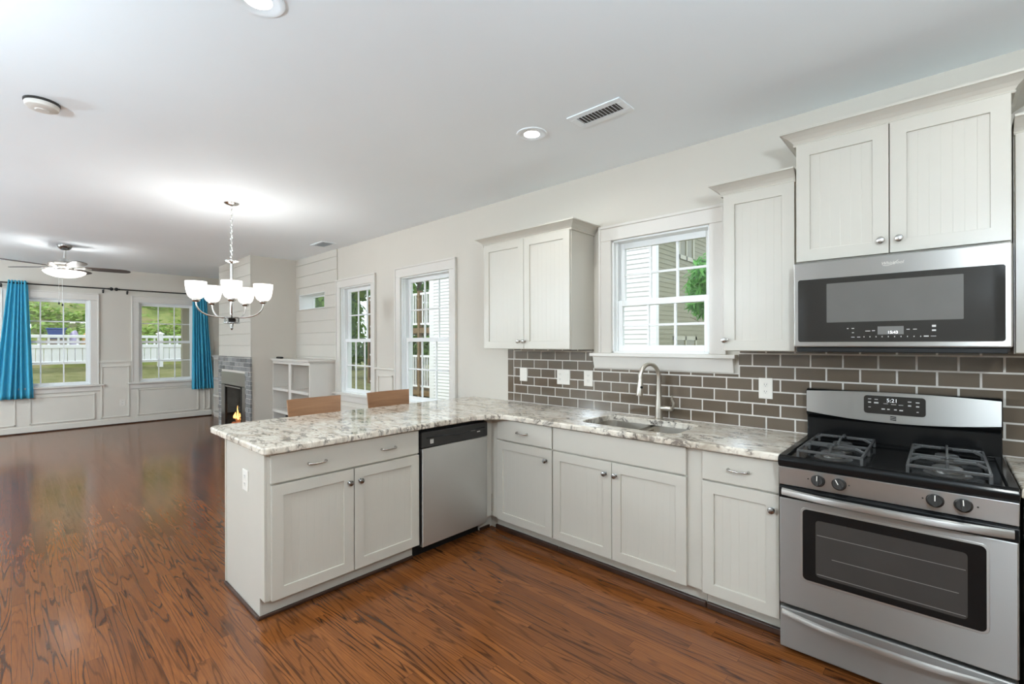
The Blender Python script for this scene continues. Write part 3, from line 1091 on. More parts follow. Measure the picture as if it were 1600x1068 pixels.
upper('white two-door wall cabinet hung left of the sink window', -0.385, 0.538, -0.305, 1.392, 2.288, [(-0.380, 0.079, 0.033), (0.083, 0.533, 0.090)])
upper('narrow single-door white wall cabinet between the sink window and the microwave', 1.620, 1.990, -0.305, 1.392, 2.294, [(1.626, 1.985, 1.634)], right=False)
upper('tall-mounted white two-door wall cabinet with heavy crown, above the microwave', 2.000, 2.766, -0.347, 1.852, 2.460, [(2.002, 2.375, 2.346), (2.379, 2.764, 2.412)])
upper('white wall cabinet past the microwave, only its edge in view', 2.774, 3.50, -0.305, 1.392, 2.300, [(2.778, 3.49, 2.84)], left=False)

# tall cupboard opposite the cooker, outside the frame but mirrored in the microwave glass
pt = thing('pantry_cabinet', 'tall white pantry cupboard opposite the microwave, outside the picture', 'cabinet', (2.14, -4.4, 0))
obj('body', bx(1.36, 2.92, -4.72, -4.12, 0.0, 2.56), M['cab'], pt)
FO = lambda u, n, z: (u, -4.12 + n, z)
for a, b in ((1.38, 2.125), (2.155, 2.90)):
    for z0, z1 in ((0.11, 1.57), (1.60, 2.54)):
        obj('door', door_bm(FO, a, b, z0, z1, 0.0), M['cab'], pt, bev=0.0015)

# --- granite worktops
def offset_poly(pts, d):
    out = []
    n = len(pts)
    for i in range(n):
        p0, p1, p2 = (Vector(pts[(i - 1) % n]), Vector(pts[i]), Vector(pts[(i + 1) % n]))
        e1, e2 = (p1 - p0).normalized(), (p2 - p1).normalized()
        n1, n2 = Vector((-e1.y, e1.x)), Vector((-e2.y, e2.x))
        k = (n1 + n2)
        k = k / max(0.2, k.dot(n1)) if k.length > 1e-6 else n1
        out.append(tuple(p1 + k * d))
    return out

def worktop(bm, outer, z0, z1, hole=None, r=0.010):
    """outer is counter-clockwise; the edge is rounded over; hole likewise counter-clockwise"""
    lv = []
    for a in range(5):
        t = a / 4 * PI / 2
        lv.append((r * (1 - math.sin(t)), z0 + r * (1 - math.cos(t))))
    lv2 = [(o, z1 - (z - z0)) for o, z in lv[::-1]]
    rings = []
    for o, z in lv + lv2:
        rings.append([bm.verts.new((p[0], p[1], z)) for p in offset_poly(outer, o)])
    n = len(outer)
    for i in range(len(rings) - 1):
        for k in range(n):
            bm.faces.new((rings[i][k], rings[i][(k + 1) % n], rings[i + 1][(k + 1) % n], rings[i + 1][k]))
    hv = []
    if hole:
        for o, z in ((0.0, z0), (0.0, z1 - 0.004), (-0.004, z1)):
            hv.append([bm.verts.new((p[0], p[1], z)) for p in offset_poly(hole, o)])
        for i in range(2):
            for k in range(len(hole)):
                bm.faces.new((hv[i][k], hv[i][(k + 1) % len(hole)], hv[i + 1][(k + 1) % len(hole)], hv[i + 1][k]))
    for ring, h in ((rings[0], hv[0] if hv else None), (rings[-1], hv[-1] if hv else None)):
        ed = []
        for rr in [ring] + ([h] if h else []):
            for k in range(len(rr)):
                a, b = rr[k], rr[(k + 1) % len(rr)]
                ed.append(bm.edges.get((a, b)) or bm.edges.new((a, b)))
        bmesh.ops.triangle_fill(bm, use_beauty=True, use_dissolve=False, edges=ed)

def rc(cx, cy, r, a0, a1, n=6):
    return [(cx + r * math.cos(a0 + (a1 - a0) * i / n), cy + r * math.sin(a0 + (a1 - a0) * i / n)) for i in range(n + 1)]

outer = []
outer += rc(-0.845, -2.205, 0.07, PI, 1.5 * PI)                 # far end corner
outer += rc(0.015, -2.235, 0.04, 1.5 * PI, 2 * PI)              # near end corner
outer += [(0.055, -0.86), (0.062, -0.815), (0.105, -0.735), (0.175, -0.672), (0.215, -0.664)]
outer += [(1.992, -0.664), (1.992, -0.003), (-0.885, -0.003), (-0.915, -2.0)]
sink_hole = rrect(0.760, 1.425, -0.535, -0.135, 0.07, 6)
bm = new_bm()
worktop(bm, outer, 0.876, 0.914, sink_hole)
top = obj('granite_countertop', bm, M['granite'], loc=(0.0, -0.9, 0.876))
tag(top, 'L-shaped cream and black speckled granite worktop running over the peninsula and sink run', 'countertop')
bm = new_bm()
worktop(bm, [(2.765, -0.664), (3.40, -0.664), (3.40, -0.003), (2.765, -0.003)], 0.876, 0.914)
tag(obj('granite_countertop', bm, M['granite'], loc=(3.1, -0.33, 0.876)), 'short granite worktop on the far side of the cooker', 'countertop')

# --- sink
sk = thing('sink', 'undermounted stainless double-bowl sink set in the granite', 'sink', (1.09, -0.33, 0.70))
def bowl(x0, x1, y0, y1, zb, name):
    bm = new_bm()
    rings = []
    for dd, z in ((0.0, 0.876), (0.002, 0.80), (0.006, zb + 0.05), (0.018, zb + 0.015), (0.05, zb)):
        rings.append([bm.verts.new((p[0], p[1], z)) for p in rrect(x0 + dd, x1 - dd, y0 + dd, y1 - dd, 0.065, 6)])
    n = len(rings[0])
    for i in range(len(rings) - 1):
        for k in range(n):
            bm.faces.new((rings[i][k], rings[i][(k + 1) % n], rings[i + 1][(k + 1) % n], rings[i + 1][k]))
    bm.faces.new(rings[-1])
    b = obj(name, bm, M['basin'], sk, smooth=True)
    cx, cy = (x0 + x1) / 2, (y0 + y1) / 2
    obj('drain', lathe([(0.0, zb + 0.001), (0.03, zb + 0.001), (0.043, zb + 0.004), (0.046, zb + 0.002), (0.046, zb)], (cx, cy, 0), 20), M['nickel'], b, smooth=True)
bowl(0.752, 1.098, -0.543, -0.127, 0.69, 'bowl')
bowl(1.118, 1.433, -0.543, -0.127, 0.71, 'bowl')
bm = new_bm()
add_box(bm, 1.094, 1.122, -0.50, -0.17, 0.845, 0.868)
obj('divider', bm, M['basin'], sk, bev=0.008)

# --- faucet
fc = thing('faucet', 'brushed nickel gooseneck pull-down kitchen faucet behind the sink', 'faucet', (1.115, -0.085, 0.914))
bx0, by0 = 1.115, -0.085
obj('body', lathe([(0.031, 0.914), (0.031, 0.919), (0.026, 0.924), (0.024, 0.96), (0.0225, 1.02), (0.0185, 1.06), (0.0155, 1.12), (0.0150, 1.17)], (bx0, by0, 0), 24), M['satin'], fc, smooth=True)
dv = Vector((-0.36, -0.93, 0)).normalized()
R_ = 0.082
pts = [Vector((bx0, by0, 1.16))]
for k in range(17):
    t = PI - PI * 1.06 * k / 16
    pts.append(Vector((bx0, by0, 1.205)) + dv * (R_ + R_ * math.cos(t)) + Vector((0, 0, 1)) * R_ * 1.12 * math.sin(t))
obj('spout', tube(pts, 0.0142, 14), M['satin'], fc, smooth=True)
e = pts[-1]
dd = (pts[-1] - pts[-2]).normalized()
dd = (dd + dv * 0.18).normalized()
sh = obj('spray_head', tube([e - dd * 0.01, e + dd * 0.012, e + dd * 0.05, e + dd * 0.095, e + dd * 0.105], 0.02, 16, [0.0150, 0.0170, 0.0195, 0.0230, 0.0210]), M['satin'], fc, smooth=True)
sd = Vector((0.75, -0.5, 0)).normalized()
bm = new_bm()
add_tube(bm, [e + dd * 0.045 + sd * 0.0175, e + dd * 0.045 + sd * 0.0215], 0.009, 12)
obj('spray_button', bm, M['black'], sh)
bm = new_bm()
add_tube(bm, [(bx0 + 0.012, by0, 0.992), (bx0 + 0.085, by0, 0.992), (bx0 + 0.10, by0, 0.992)], 0.016, 14, True, [0.0165, 0.016, 0.012])
h = obj('handle_hub', bm, M['satin'], fc, smooth=True)
obj('lever', tube([(bx0 + 0.088, by0 - 0.004, 0.992), (bx0 + 0.108, by0 - 0.012, 1.01), (bx0 + 0.112, by0 - 0.016, 1.035), (bx0 + 0.100, by0 - 0.018, 1.06), (bx0 + 0.106, by0 - 0.022, 1.083)], 0.007, 10, [0.0095, 0.0085, 0.0078, 0.0072, 0.0068]), M['satin'], h, smooth=True)

# --- tile backsplash
bs = thing('tile_backsplash', 'glossy taupe subway tile backsplash with pale grout, along the kitchen wall', 'backsplash', (1.4, 0, 0.914))
bm = new_bm()
wall_holes(bm, map_r, -0.392, 3.5, 0.913, 1.392, -0.0105, -0.0005, [(0.525, 1.61, 1.247, 1.5)])
obj('grout_bed', bm, M['grout'], bs)
bm = new_bm()
PW, PH, G = 0.1535, 0.0765, 0.0045
def tile(x0, x1, z0, z1):
    x0, x1 = max(x0, -0.314), min(x1, 3.49)
    if x1 - x0 < 0.006 or z1 - z0 < 0.008:
        return
    vs = add_box(bm, x0, x1, -0.0125, -0.004, z0, z1)
    return vs
for r in range(7):
    z0 = 0.916 + r * PH
    z1 = min(z0 + PH - G, 1.391)
    off = 0.004 if r % 2 == 1 else 0.0807
    k = -3
    while True:
        x0 = off + k * PW + G / 2
        k += 1
        x1 = x0 + PW - G
        if x0 > 3.5:
            break
        if x1 < -0.316:
            continue
        if z1 > 1.250 and x1 > 0.547 and x0 < 1.592:      # cut round the window apron
            if z0 < 1.247:
                tile(max(x0, 0.0) if x0 > 0.547 else x0, x1, z0, 1.243)
                continue
            if x0 < 0.535:
                tile(x0, 0.527, z0, z1)
            if x1 > 1.61:
                tile(1.612, x1, z0, z1)
            continue
        tile(x0, x1, z0, z1)
for r in range(4):                                         # upright border tiles at the open end
    z0 = 0.916 + r * 2 * PH - PH
    add_box(bm, -0.390, -0.318, -0.0125, -0.004, max(z0, 0.916), min(z0 + 2 * PH - G, 1.391))
bmesh.ops.bevel(bm, geom=[e for e in bm.edges], offset=0.0022, segments=2, affect='EDGES', clamp_overlap=True)
obj('tiles', bm, M['tile'], bs)

# --- outlets
def wallplate(label, u0, u1, z0, z1, kind, F, n0, group=None, name='wall_outlet', cat='outlet'):
    uc, zc = (u0 + u1) / 2, (z0 + z1) / 2
    t = thing(name, label, cat, F(uc, n0, zc))
    obj('cover_plate', slab(F, u0, u1, z0, z1, n0, 0.006), M['plate'], t, bev=0.0025)
    gang = 2 if (u1 - u0) > 0.1 else 1
    for g in range(gang):
        c = u0 + (u1 - u0) * (g + 0.5) / gang
        if kind[g] == 'o':
            for zz in (zc + 0.021, zc - 0.021):
                rcp = obj('receptacle', slab(F, c - 0.014, c + 0.014, zz - 0.013, zz + 0.013, n0 + 0.004, 0.0035), M['plate'], t, bev=0.002)
                bm = new_bm()
                for uu, w_, h_ in ((c - 0.006, 0.0012, 0.005), (c + 0.006, 0.0012, 0.004), (c, 0.002, 0.002)):
                    zq = zz + (0.003 if w_ < 0.0018 else -0.007)
                    b2 = slab(F, uu - w_, uu + w_, zq - h_, zq + h_, n0 + 0.0072, 0.0006)
                    me = bpy.data.meshes.new('tmp')
                    b2.to_mesh(me); b2.free()
                    bm.from_mesh(me)
                    bpy.data.meshes.remove(me)
                obj('slots', bm, M['slot'], rcp)
        elif kind[g] == 's':
            obj('rocker', slab(F, c - 0.016, c + 0.016, zc - 0.032, zc + 0.032, n0 + 0.004, 0.005), M['plate'], t, bev=0.002)
    return t
FT = f_r(-0.0125)
wallplate('blank cream cover plate on the tiles nearest their open end', -0.236, -0.150, 1.103, 1.222, 'n', FT, 0.0, name='cover_plate')
wallplate('double cream wall plate with outlet and switch on the tiles', 0.182, 0.312, 1.098, 1.221, 'os', FT, 0.0)
wallplate('single cream outlet on the tiles beside the sink window apron', 0.451, 0.533, 1.098, 1.224, 'o', FT, 0.0)
wallplate('cream outlet on the tiles beside the cooker', 1.729, 1.806, 1.100, 1.226, 'o', FT, 0.0)
wallplate('white outlet on the end panel of the peninsula', -0.311, -0.229, 0.634, 0.748, 'o', f_r(-2.252), 0.0)
wallplate('white outlet low on the far wall between the two living room windows', -1.80, -1.72, 0.33, 0.445, 'o', lambda u, n, z: (XB + 0.012 + n, u, z), 0.0)

# ------------------------------------------------------------------ cooker
SX0, SX1 = 1.994, 2.758
st = thing('gas_stove', 'freestanding stainless and black gas stove in the kitchen run', 'stove', (2.376, -0.36, 0))
bm = new_bm()
add_box(bm, SX0 + 0.004, SX1 - 0.004, -0.640, -0.03, 0.045, 0.868)
obj('body', bm, M['dark'], st, bev=0.003)
for xx in (SX0 + 0.05, SX1 - 0.05):
    for yy in (-0.60, -0.08):
        obj('foot', lathe([(0.018, 0.0), (0.018, 0.012), (0.010, 0.016), (0.010, 0.046)], (xx, yy, 0), 12), M['blackm'], st)
# cooktop: a shallow black tray with raised rim and a rolled front apron
bm = new_bm()
prof = [(-0.668, 0.868), (-0.700, 0.868), (-0.712, 0.876), (-0.716, 0.900), (-0.708, 0.914), (-0.690, 0.920), (-0.675, 0.914), (-0.660, 0.908), (-0.13, 0.908), (-0.115, 0.920), (-0.03, 0.920), (-0.03, 0.868)]
add_prism(bm, [(SX0, y, z) for y, z in prof], (SX1 - SX0, 0, 0))
add_box(bm, SX0, SX0 + 0.030, -0.690, -0.05, 0.900, 0.9195)
add_box(bm, SX1 - 0.030, SX1, -0.690, -0.05, 0.900, 0.9195)
ct = obj('cooktop', bm, M['black'], st, bev=0.004)
# burners and grates
for cx in (2.185, 2.570):
    for cy, r in ((-0.555, 0.047), (-0.275, 0.040)):
        b = obj('burner', lathe([(0.075, 0.9085), (0.070, 0.912), (r + 0.004, 0.914), (r + 0.002, 0.926), (r, 0.928), (r, 0.934), (r - 0.006, 0.937), (0.0, 0.938)], (cx, cy, 0), 28), M['iron'], st, smooth=True)
        obj('burner_head', lathe([(r + 0.005, 0.9165), (r + 0.005, 0.926), (r + 0.001, 0.9275)], (cx, cy, 0), 28), M['nickel'], b, smooth=True)
def bar(bm, a, b, w=0.010, h=0.012):
    a, b = Vector(a), Vector(b)
    d = (b - a).normalized()
    s = d.cross(Vector((0, 0, 1)))
    if s.length < 1e-3:
        s = Vector((1, 0, 0))
    s.normalize()
    u = s.cross(d)
    vs = []
    for p in (a, b):
        for i, j in ((-1, -1), (1, -1), (1, 1), (-1, 1)):
            vs.append(bm.verts.new(p + s * (w / 2 * i) + u * (h / 2 * j)))
    for f in ((0, 3, 2, 1), (4, 5, 6, 7), (0, 1, 5, 4), (1, 2, 6, 5), (2, 3, 7, 6), (3, 0, 4, 7)):
        bm.faces.new([vs[i] for i in f])
for cx in (2.185, 2.570):
    bm = new_bm()
    hx, ya, yb, zt, zb = 0.118, -0.668, -0.165, 0.962, 0.910
    zr = 0.945
    bar(bm, (cx - hx, ya, zr), (cx + hx, ya, zr))
    bar(bm, (cx - hx, yb, zr), (cx + hx, yb, zr))
    bar(bm, (cx - hx, ya, zr), (cx - hx, yb, zr))
    bar(bm, (cx + hx, ya, zr), (cx + hx, yb, zr))
    ym = (ya + yb) / 2
    bar(bm, (cx - hx, ym, zr), (cx + hx, ym, zr))
    for px in (-hx, hx):
        for py in (ya, ym, yb):
            bar(bm, (cx + px, py, zb), (cx + px, py, zr), 0.011, 0.011)
    for cy in (-0.555, -0.275):
        for ax, ay in ((-hx, 0), (hx, 0)):
            bar(bm, (cx + ax, cy, zr), (cx + ax * 0.72, cy, zt), 0.009, 0.012)
            bar(bm, (cx + ax * 0.72, cy, zt), (cx + ax * 0.16, cy, zt), 0.009, 0.012)
        e0 = ya if cy < ym else yb
        sgn = -1 if cy < ym else 1
        bar(bm, (cx, e0, zr), (cx, cy + sgn * 0.07, zt), 0.009, 0.012)
        bar(bm, (cx, cy + sgn * 0.07, zt), (cx, cy + sgn * 0.02, zt), 0.009, 0.012)
        bar(bm, (cx, ym, zr), (cx, cy - sgn * 0.07, zt), 0.009, 0.012)
        bar(bm, (cx, cy - sgn * 0.07, zt), (cx, cy - sgn * 0.02, zt), 0.009, 0.012)
    obj('grate', bm, M['iron'], st, bev=0.002)
# backguard
bm = new_bm()
add_prism(bm, [(SX0 + 0.002, -0.03, 0.915), (SX0 + 0.002, -0.085, 0.915), (SX0 + 0.002, -0.080, 1.025), (SX0 + 0.002, -0.108, 1.045), (SX0 + 0.002, -0.112, 1.175), (SX0 + 0.002, -0.095, 1.185), (SX0 + 0.002, -0.03, 1.185)], (SX1 - SX0 - 0.004, 0, 0))
bgd = obj('backguard', bm, M['black'], st, bev=0.006)
bm = new_bm()
pts = []
xa, xb = SX0 + 0.006, SX1 - 0.006
N = 24
for k in range(N + 1):
    s = k / N
    pts.append((xa + (xb - xa) * s, -0.112, 1.060 - 0.028 * (1 - (2 * s - 1) ** 2)))
for k in range(N, -1, -1):
    s = k / N
    pts.append((xa + (xb - xa) * s, -0.112, 1.174 + 0.012 * (1 - (2 * s - 1) ** 2)))
add_prism(bm, pts, (0, -0.006, 0))
obj('steel_fascia', bm, M['steel'], bgd, bev=0.002)
bm = new_bm()
q = [(p[0], -0.118, p[1]) for p in rrect(2.256, 2.497, 1.076, 1.168, 0.014, 4)]
add_prism(bm, q, (0, -0.003, 0))
dsp = obj('control_display', bm, M['microglass'], st)
FB = f_r(-0.121)
text('clock_digits', '5:21', 0.026, M['digit_dim'], dsp, (2.370, -0.1216, 1.146), (PI / 2, 0, 0))
bm = new_bm()
for u, z, w, h in ((2.28, 1.150, .013, .003), (2.307, 1.149, .014, .004), (2.28, 1.133, .012, .006), (2.307, 1.132, .018, .007), (2.28, 1.108, .010, .003), (2.345, 1.130, .018, .002), (2.376, 1.128, .020, .002), (2.404, 1.127, .018, .002),
                   (2.335, 1.102, .014, .006), (2.356, 1.102, .010, .005), (2.383, 1.102, .011, .005), (2.405, 1.101, .014, .006), (2.437, 1.146, .014, .004), (2.467, 1.144, .014, .005), (2.437, 1.127, .012, .006), (2.467, 1.125, .012, .006), (2.467, 1.098, .008, .004)):
    bm = new_bm()
    add_box(bm, u - w / 2, u + w / 2, -0.1215, -0.1208, z - h / 2, z + h / 2)
    obj('key_label', bm, M['print'], dsp)
bm = new_bm()
for k in range(3):
    z = 1.046 + k * 0.008
    add_prism(bm, [(2.362, -0.118, z + 0.003), (2.362, -0.118, z + 0.007), (2.386, -0.118, z + 0.005), (2.386, -0.118, z)], (0, -0.001, 0))
obj('emblem', bm, M['black'], bgd)
# manifold panel and knobs
bm = new_bm()
add_prism(bm, [(SX0 + 0.001, -0.64, 0.868), (SX0 + 0.001, -0.705, 0.868), (SX0 + 0.001, -0.690, 0.782), (SX0 + 0.001, -0.64, 0.782)], (SX1 - SX0 - 0.002, 0, 0))
mp_ = obj('knob_panel', bm, M['steel'], st, bev=0.002)
kdir = Vector((0, -1, 0.17)).normalized()
for cx, a in ((2.150, 0.0), (2.227, 0.5), (2.534, 0.0), (2.613, 0.05)):
    bm = new_bm()
    add_lathe(bm, [(0.026, 0.0), (0.027, 0.004), (0.024, 0.007), (0.0225, 0.022), (0.020, 0.025), (0.0, 0.025)], (0, 0, 0), 28)
    add_box(bm, -0.0055, 0.0055, -0.021, 0.021, 0.02, 0.033)
    rot = Vector((0, 0, 1)).rotation_difference(kdir).to_matrix()
    bmesh.ops.rotate(bm, verts=bm.verts, cent=(0, 0, 0), matrix=Matrix.Rotation(a, 3, 'Z'))
    bmesh.ops.rotate(bm, verts=bm.verts, cent=(0, 0, 0), matrix=rot)
    bmesh.ops.translate(bm, verts=bm.verts, vec=(cx, -0.6985, 0.828))
    kn = obj('knob', bm, M['dark'], st, smooth=True)
    bm = new_bm()
    add_box(bm, -0.0015, 0.0015, -0.001, 0.020, 0.0325, 0.0338)
    bmesh.ops.rotate(bm, verts=bm.verts, cent=(0, 0, 0), matrix=Matrix.Rotation(a, 3, 'Z'))
    bmesh.ops.rotate(bm, verts=bm.verts, cent=(0, 0, 0), matrix=rot)
    bmesh.ops.translate(bm, verts=bm.verts, vec=(cx, -0.6985, 0.828))
    obj('pointer', bm, M['plate'], kn)
for cx in (2.112, 2.262, 2.498, 2.652):
    obj('burner_mark', lathe([(0.003, 0), (0.003, 0.0008), (0, 0.0008)], (cx, -0.699, 0.829), 10, 'y-'), M['dark'], mp_)
# oven door
od = obj('oven_door', bx(SX0 + 0.002, SX1 - 0.002, -0.695, -0.645, 0.232, 0.724), M['steel_v'], st, bev=0.005)
bm = new_bm()
add_prism(bm, [(SX0 + 0.001, -0.645, 0.780), (SX0 + 0.001, -0.688, 0.780), (SX0 + 0.001, -0.698, 0.770), (SX0 + 0.001, -0.701, 0.727), (SX0 + 0.001, -0.695, 0.722), (SX0 + 0.001, -0.645, 0.722)], (SX1 - SX0 - 0.002, 0, 0))
obj('door_top_trim', bm, M['black'], od, bev=0.003)
bm = new_bm()
add_prism(bm, [(p[0], -0.695, p[1]) for p in rrect(2.082, 2.682, 0.364, 0.697, 0.022, 6)], (0, -0.003, 0))
obj('window_bezel', bm, M['steel'], od, bev=0.001)
bm = new_bm()
add_prism(bm, [(p[0], -0.698, p[1]) for p in rrect(2.090, 2.674, 0.372, 0.689, 0.018, 6)], (0, -0.0015, 0))
obj('window_border', bm, M['black'], od)
bm = new_bm()
add_prism(bm, [(p[0], -0.6995, p[1]) for p in rrect(2.140, 2.624, 0.400, 0.650, 0.014, 6)], (0, -0.001, 0))
og = obj('window_glass', bm, M['ovenglass'], od)
bm = new_bm()
for z, a, b in ((0.585, 2.145, 2.619), (0.492, 2.20, 2.60), (0.412, 2.145, 2.619)):
    add_box(bm, a, b, -0.7009, -0.7004, z - 0.0012, z + 0.0012)
obj('rack_lines', bm, M['rack'], od)
def bowed(x0, x1, z, zh, y0, bow, th, n=28):
    bm = new_bm()
    rows = []
    for k in range(n + 1):
        s = k / n
        x = x0 + (x1 - x0) * s
        y = y0 - bow * (1 - abs(2 * s - 1) ** 2.2)
        rows.append([bm.verts.new(v) for v in ((x, y, z - zh), (x, y - th, z - zh * 0.7), (x, y - th * 1.2, z), (x, y - th, z + zh * 0.7), (x, y, z + zh), (x, y + 0.004, z))])
    for a, b in zip(rows, rows[1:]):
        for k in range(6):
            bm.faces.new((a[k], a[(k + 1) % 6], b[(k + 1) % 6], b[k]))
    bm.faces.new(rows[0])
    bm.faces.new(rows[-1][::-1])
    return bm
obj('handle', bowed(SX0 + 0.014, SX1 - 0.014, 0.752, 0.0165, -0.700, 0.040, 0.010), M['steel'], od, smooth=True)
# storage drawer
sd_ = obj('storage_drawer', bx(SX0 + 0.002, SX1 - 0.002, -0.690, -0.645, 0.028, 0.214), M['steel_v'], st, bev=0.005)
obj('handle', bowed(SX0 + 0.012, SX1 - 0.012, 0.190, 0.0135, -0.690, 0.050, 0.010), M['steel'], sd_, smooth=True)

# ------------------------------------------------------------------ microwave
mw = thing('microwave', 'over-the-range stainless microwave with black glass door, under the tall wall cabinet', 'microwave', (2.381, -0.2, 1.395))
MX0, MX1, MY = 2.001, 2.763, -0.395
obj('body', bx(MX0 + 0.006, MX1 - 0.006, MY, -0.015, 1.398, 1.838), M['dark'], mw, bev=0.003)
obj('vent_tray', bx(MX0 + 0.012, MX1 - 0.012, MY - 0.015, -0.05, 1.394, 1.416), M['blackm'], mw, bev=0.003)
bm = new_bm()
add_box(bm, MX0, MX1, MY - 0.030, MY, 1.419, 1.840)
fr = obj('door', bm, M['steel'], mw, bev=0.006)
bm = new_bm()
add_prism(bm, [(p[0], MY - 0.030, p[1]) for p in rrect(2.021, 2.743, 1.444, 1.754, 0.010, 4)], (0, -0.0025, 0))
mg = obj('door_glass', bm, M['microglass'], mw)
bm = new_bm()
add_prism(bm, [(p[0], MY - 0.0325, p[1]) for p in rrect(2.142, 2.622, 1.538, 1.727, 0.003, 2)], (0, -0.0006, 0))
obj('viewing_window', bm, M['microwin'], mg)
yt = MY - 0.0335
bm = new_bm()
add_box(bm, 2.338, 2.430, yt, yt + 0.0012, 1.477, 1.514)
lc = obj('display', bm, M['lcd'], mg)
text('clock_digits', '15:43', 0.017, M['digit'], mg, (2.392, yt - 0.0006, 1.486), (PI / 2, 0, 0))
bm = new_bm()
for k in range(10):
    u = 2.288 + k * 0.0221
    add_box(bm, u - 0.0015, u + 0.0015, yt, yt + 0.001, 1.4645, 1.470)
for u, z, w, h in ((2.226, 1.507, .006, .003), (2.246, 1.507, .010, .003), (2.246, 1.487, .008, .003), (2.246, 1.466, .013, .003), (2.268, 1.466, .012, .003), (2.302, 1.494, .018, .003), (2.323, 1.495, .011, .003), (2.445, 1.499, .011, .003), (2.468, 1.499, .013, .003), (2.505, 1.468, .016, .005), (2.528, 1.468, .018, .002), (2.530, 1.512, .013, .009), (2.530, 1.493, .013, .007)):
    add_box(bm, u - w / 2, u + w / 2, yt, yt + 0.001, z - h / 2, z + h / 2)
obj('keypad_lettering', bm, M['print'], mg)
lg = text('logo', 'Whirlpool', 0.019, M['plate'], fr, (2.390, MY - 0.0306, 1.801), (PI / 2, 0, 0), shear=0.25)
bm = new_bm()
pts = [(2.357 + 0.055 * k / 16, MY - 0.0308, 1.792 + 0.020 * (k / 16) - 0.010 * math.sin(PI * k / 16)) for k in range(17)]
add_tube(bm, pts, 0.0011, 5)
obj('logo_swoosh', bm, M['plate'], fr)

# ------------------------------------------------------------------ ceiling fittings
def downlight(label, x, y, w=CAN_W):
    t = thing('recessed_light', label, 'ceiling light', (x, y, ZC), 'recessed ceiling lights')
    obj('trim_ring', lathe([(0.072, -0.004), (0.078, -0.007), (0.094, -0.005), (0.097, 0.0), (0.072, 0.0)], (x, y, ZC), 36), M['ceil'], t, smooth=True)
    obj('lens', lathe([(0.0, -0.0045), (0.05, -0.004), (0.074, -0.0015)], (x, y, ZC), 36), M['lens'], t, smooth=True)
    lamp('downlight_lamp', 'AREA', (x, y, ZC - 0.012), w, t, size=0.13, spread=math.radians(165))
    return t
downlight('lit recessed ceiling light between the chandelier and the ceiling vent above the sink run', 0.640, -0.876)
downlight('lit recessed ceiling light cut by the upper edge of the picture', 0.615, -2.482)
downlight('recessed ceiling light above the cooker, just outside the picture', 2.90, -0.876, 1.5)
downlight('recessed ceiling light above the open kitchen floor, outside the picture', 2.90, -2.482)

def vent(label, x0, x1, y0, y1, n, margin, axis_x=True):
    t = thing('ceiling_vent', label, 'air vent', ((x0 + x1) / 2, (y0 + y1) / 2, ZC))
    a, b, c, d = x0 + margin, x1 - margin, y0 + margin, y1 - margin
    bm = new_bm()
    for q in ((x0, x1, y0, c), (x0, x1, d, y1), (x0, a, c, d), (b, x1, c, d)):
        add_box(bm, q[0], q[1], q[2], q[3], ZC - 0.007, ZC)
    obj('frame', bm, M['ceil'], t, bev=0.003)
    obj('duct_opening', bx(a, b, c, d, ZC - 0.0012, ZC - 0.0004), M['slot'], t)
    bm = new_bm()
    for k in range(n):
        u = a + (b - a) * (k + 0.5) / n
        add_prism(bm, [(u - 0.006, c, ZC - 0.002), (u - 0.003, c, ZC - 0.002), (u + 0.005, c, ZC - 0.010), (u + 0.002, c, ZC - 0.010)], (0, d - c, 0))
    obj('louvers', bm, M['ceil'], t)
vent('large louvered white ceiling vent between a recessed light and the tall cabinets', 0.925, 1.275, -0.895, -0.722, 12, 0.042)
vent('small grey ceiling vent near the shiplap alcove', -3.70, -3.35, -0.385, -0.18, 10, 0.03)

sm = thing('smoke_detector', 'round white smoke detector on the open ceiling', 'smoke detector', (-1.075, -3.015, ZC))
obj('base_ring', lathe([(0.075, 0.0), (0.075, -0.010), (0.071, -0.012), (0.0, -0.012)], (-1.075, -3.015, ZC), 32), M['dark'], sm, smooth=True)
obj('housing', lathe([(0.071, -0.0125), (0.073, -0.018), (0.068, -0.034), (0.056, -0.041), (0.030, -0.043), (0.026, -0.048), (0.0, -0.049)], (-1.075, -3.015, ZC), 32), M['trim'], sm, smooth=True)

# ------------------------------------------------------------------ chandelier
CX, CY = -2.372, -1.712
ch = thing('chandelier', 'five-arm nickel chandelier with upturned lit white glass shades, hung on a chain', 'chandelier', (CX, CY, ZC))
obj('canopy', lathe([(0.0, 0.0), (0.064, 0.0), (0.064, -0.006), (0.052, -0.016), (0.020, -0.024), (0.008, -0.030), (0.0, -0.030)], (CX, CY, ZC), 28), M['chrome'], ch, smooth=True)
bm = new_bm()
z = ZC - 0.028
k = 0
while z > 2.275:
    pts = []
    for i in range(13):
        t = 2 * PI * i / 12
        a, b = 0.0085 * math.cos(t), 0.019 * math.sin(t)
        pts.append((CX + (a if k % 2 else 0), CY + (0 if k % 2 else a), z - 0.016 + b))
    add_tube(bm, pts, 0.0022, 6, False)
    z -= 0.029
    k += 1
obj('chain', bm, M['chrome'], ch, smooth=True)
obj('stem', lathe([(0.006, 2.275), (0.010, 2.262), (0.006, 2.25), (0.012, 2.236), (0.062, 2.226), (0.062, 2.220), (0.020, 2.208), (0.0135, 2.20), (0.0135, 1.72)], (CX, CY, 0), 24), M['chrome'], ch, smooth=True)
bm = new_bm()
for zz in (1.688, 1.640):
    add_lathe(bm, [(0.0, zz + 0.006), (0.066, zz + 0.006), (0.068, zz), (0.066, zz - 0.006), (0.0, zz - 0.006)], (CX, CY, 0), 28)
add_lathe(bm, [(0.014, 1.69), (0.040, 1.672), (0.046, 1.664), (0.040, 1.655), (0.014, 1.64)], (CX, CY, 0), 24)
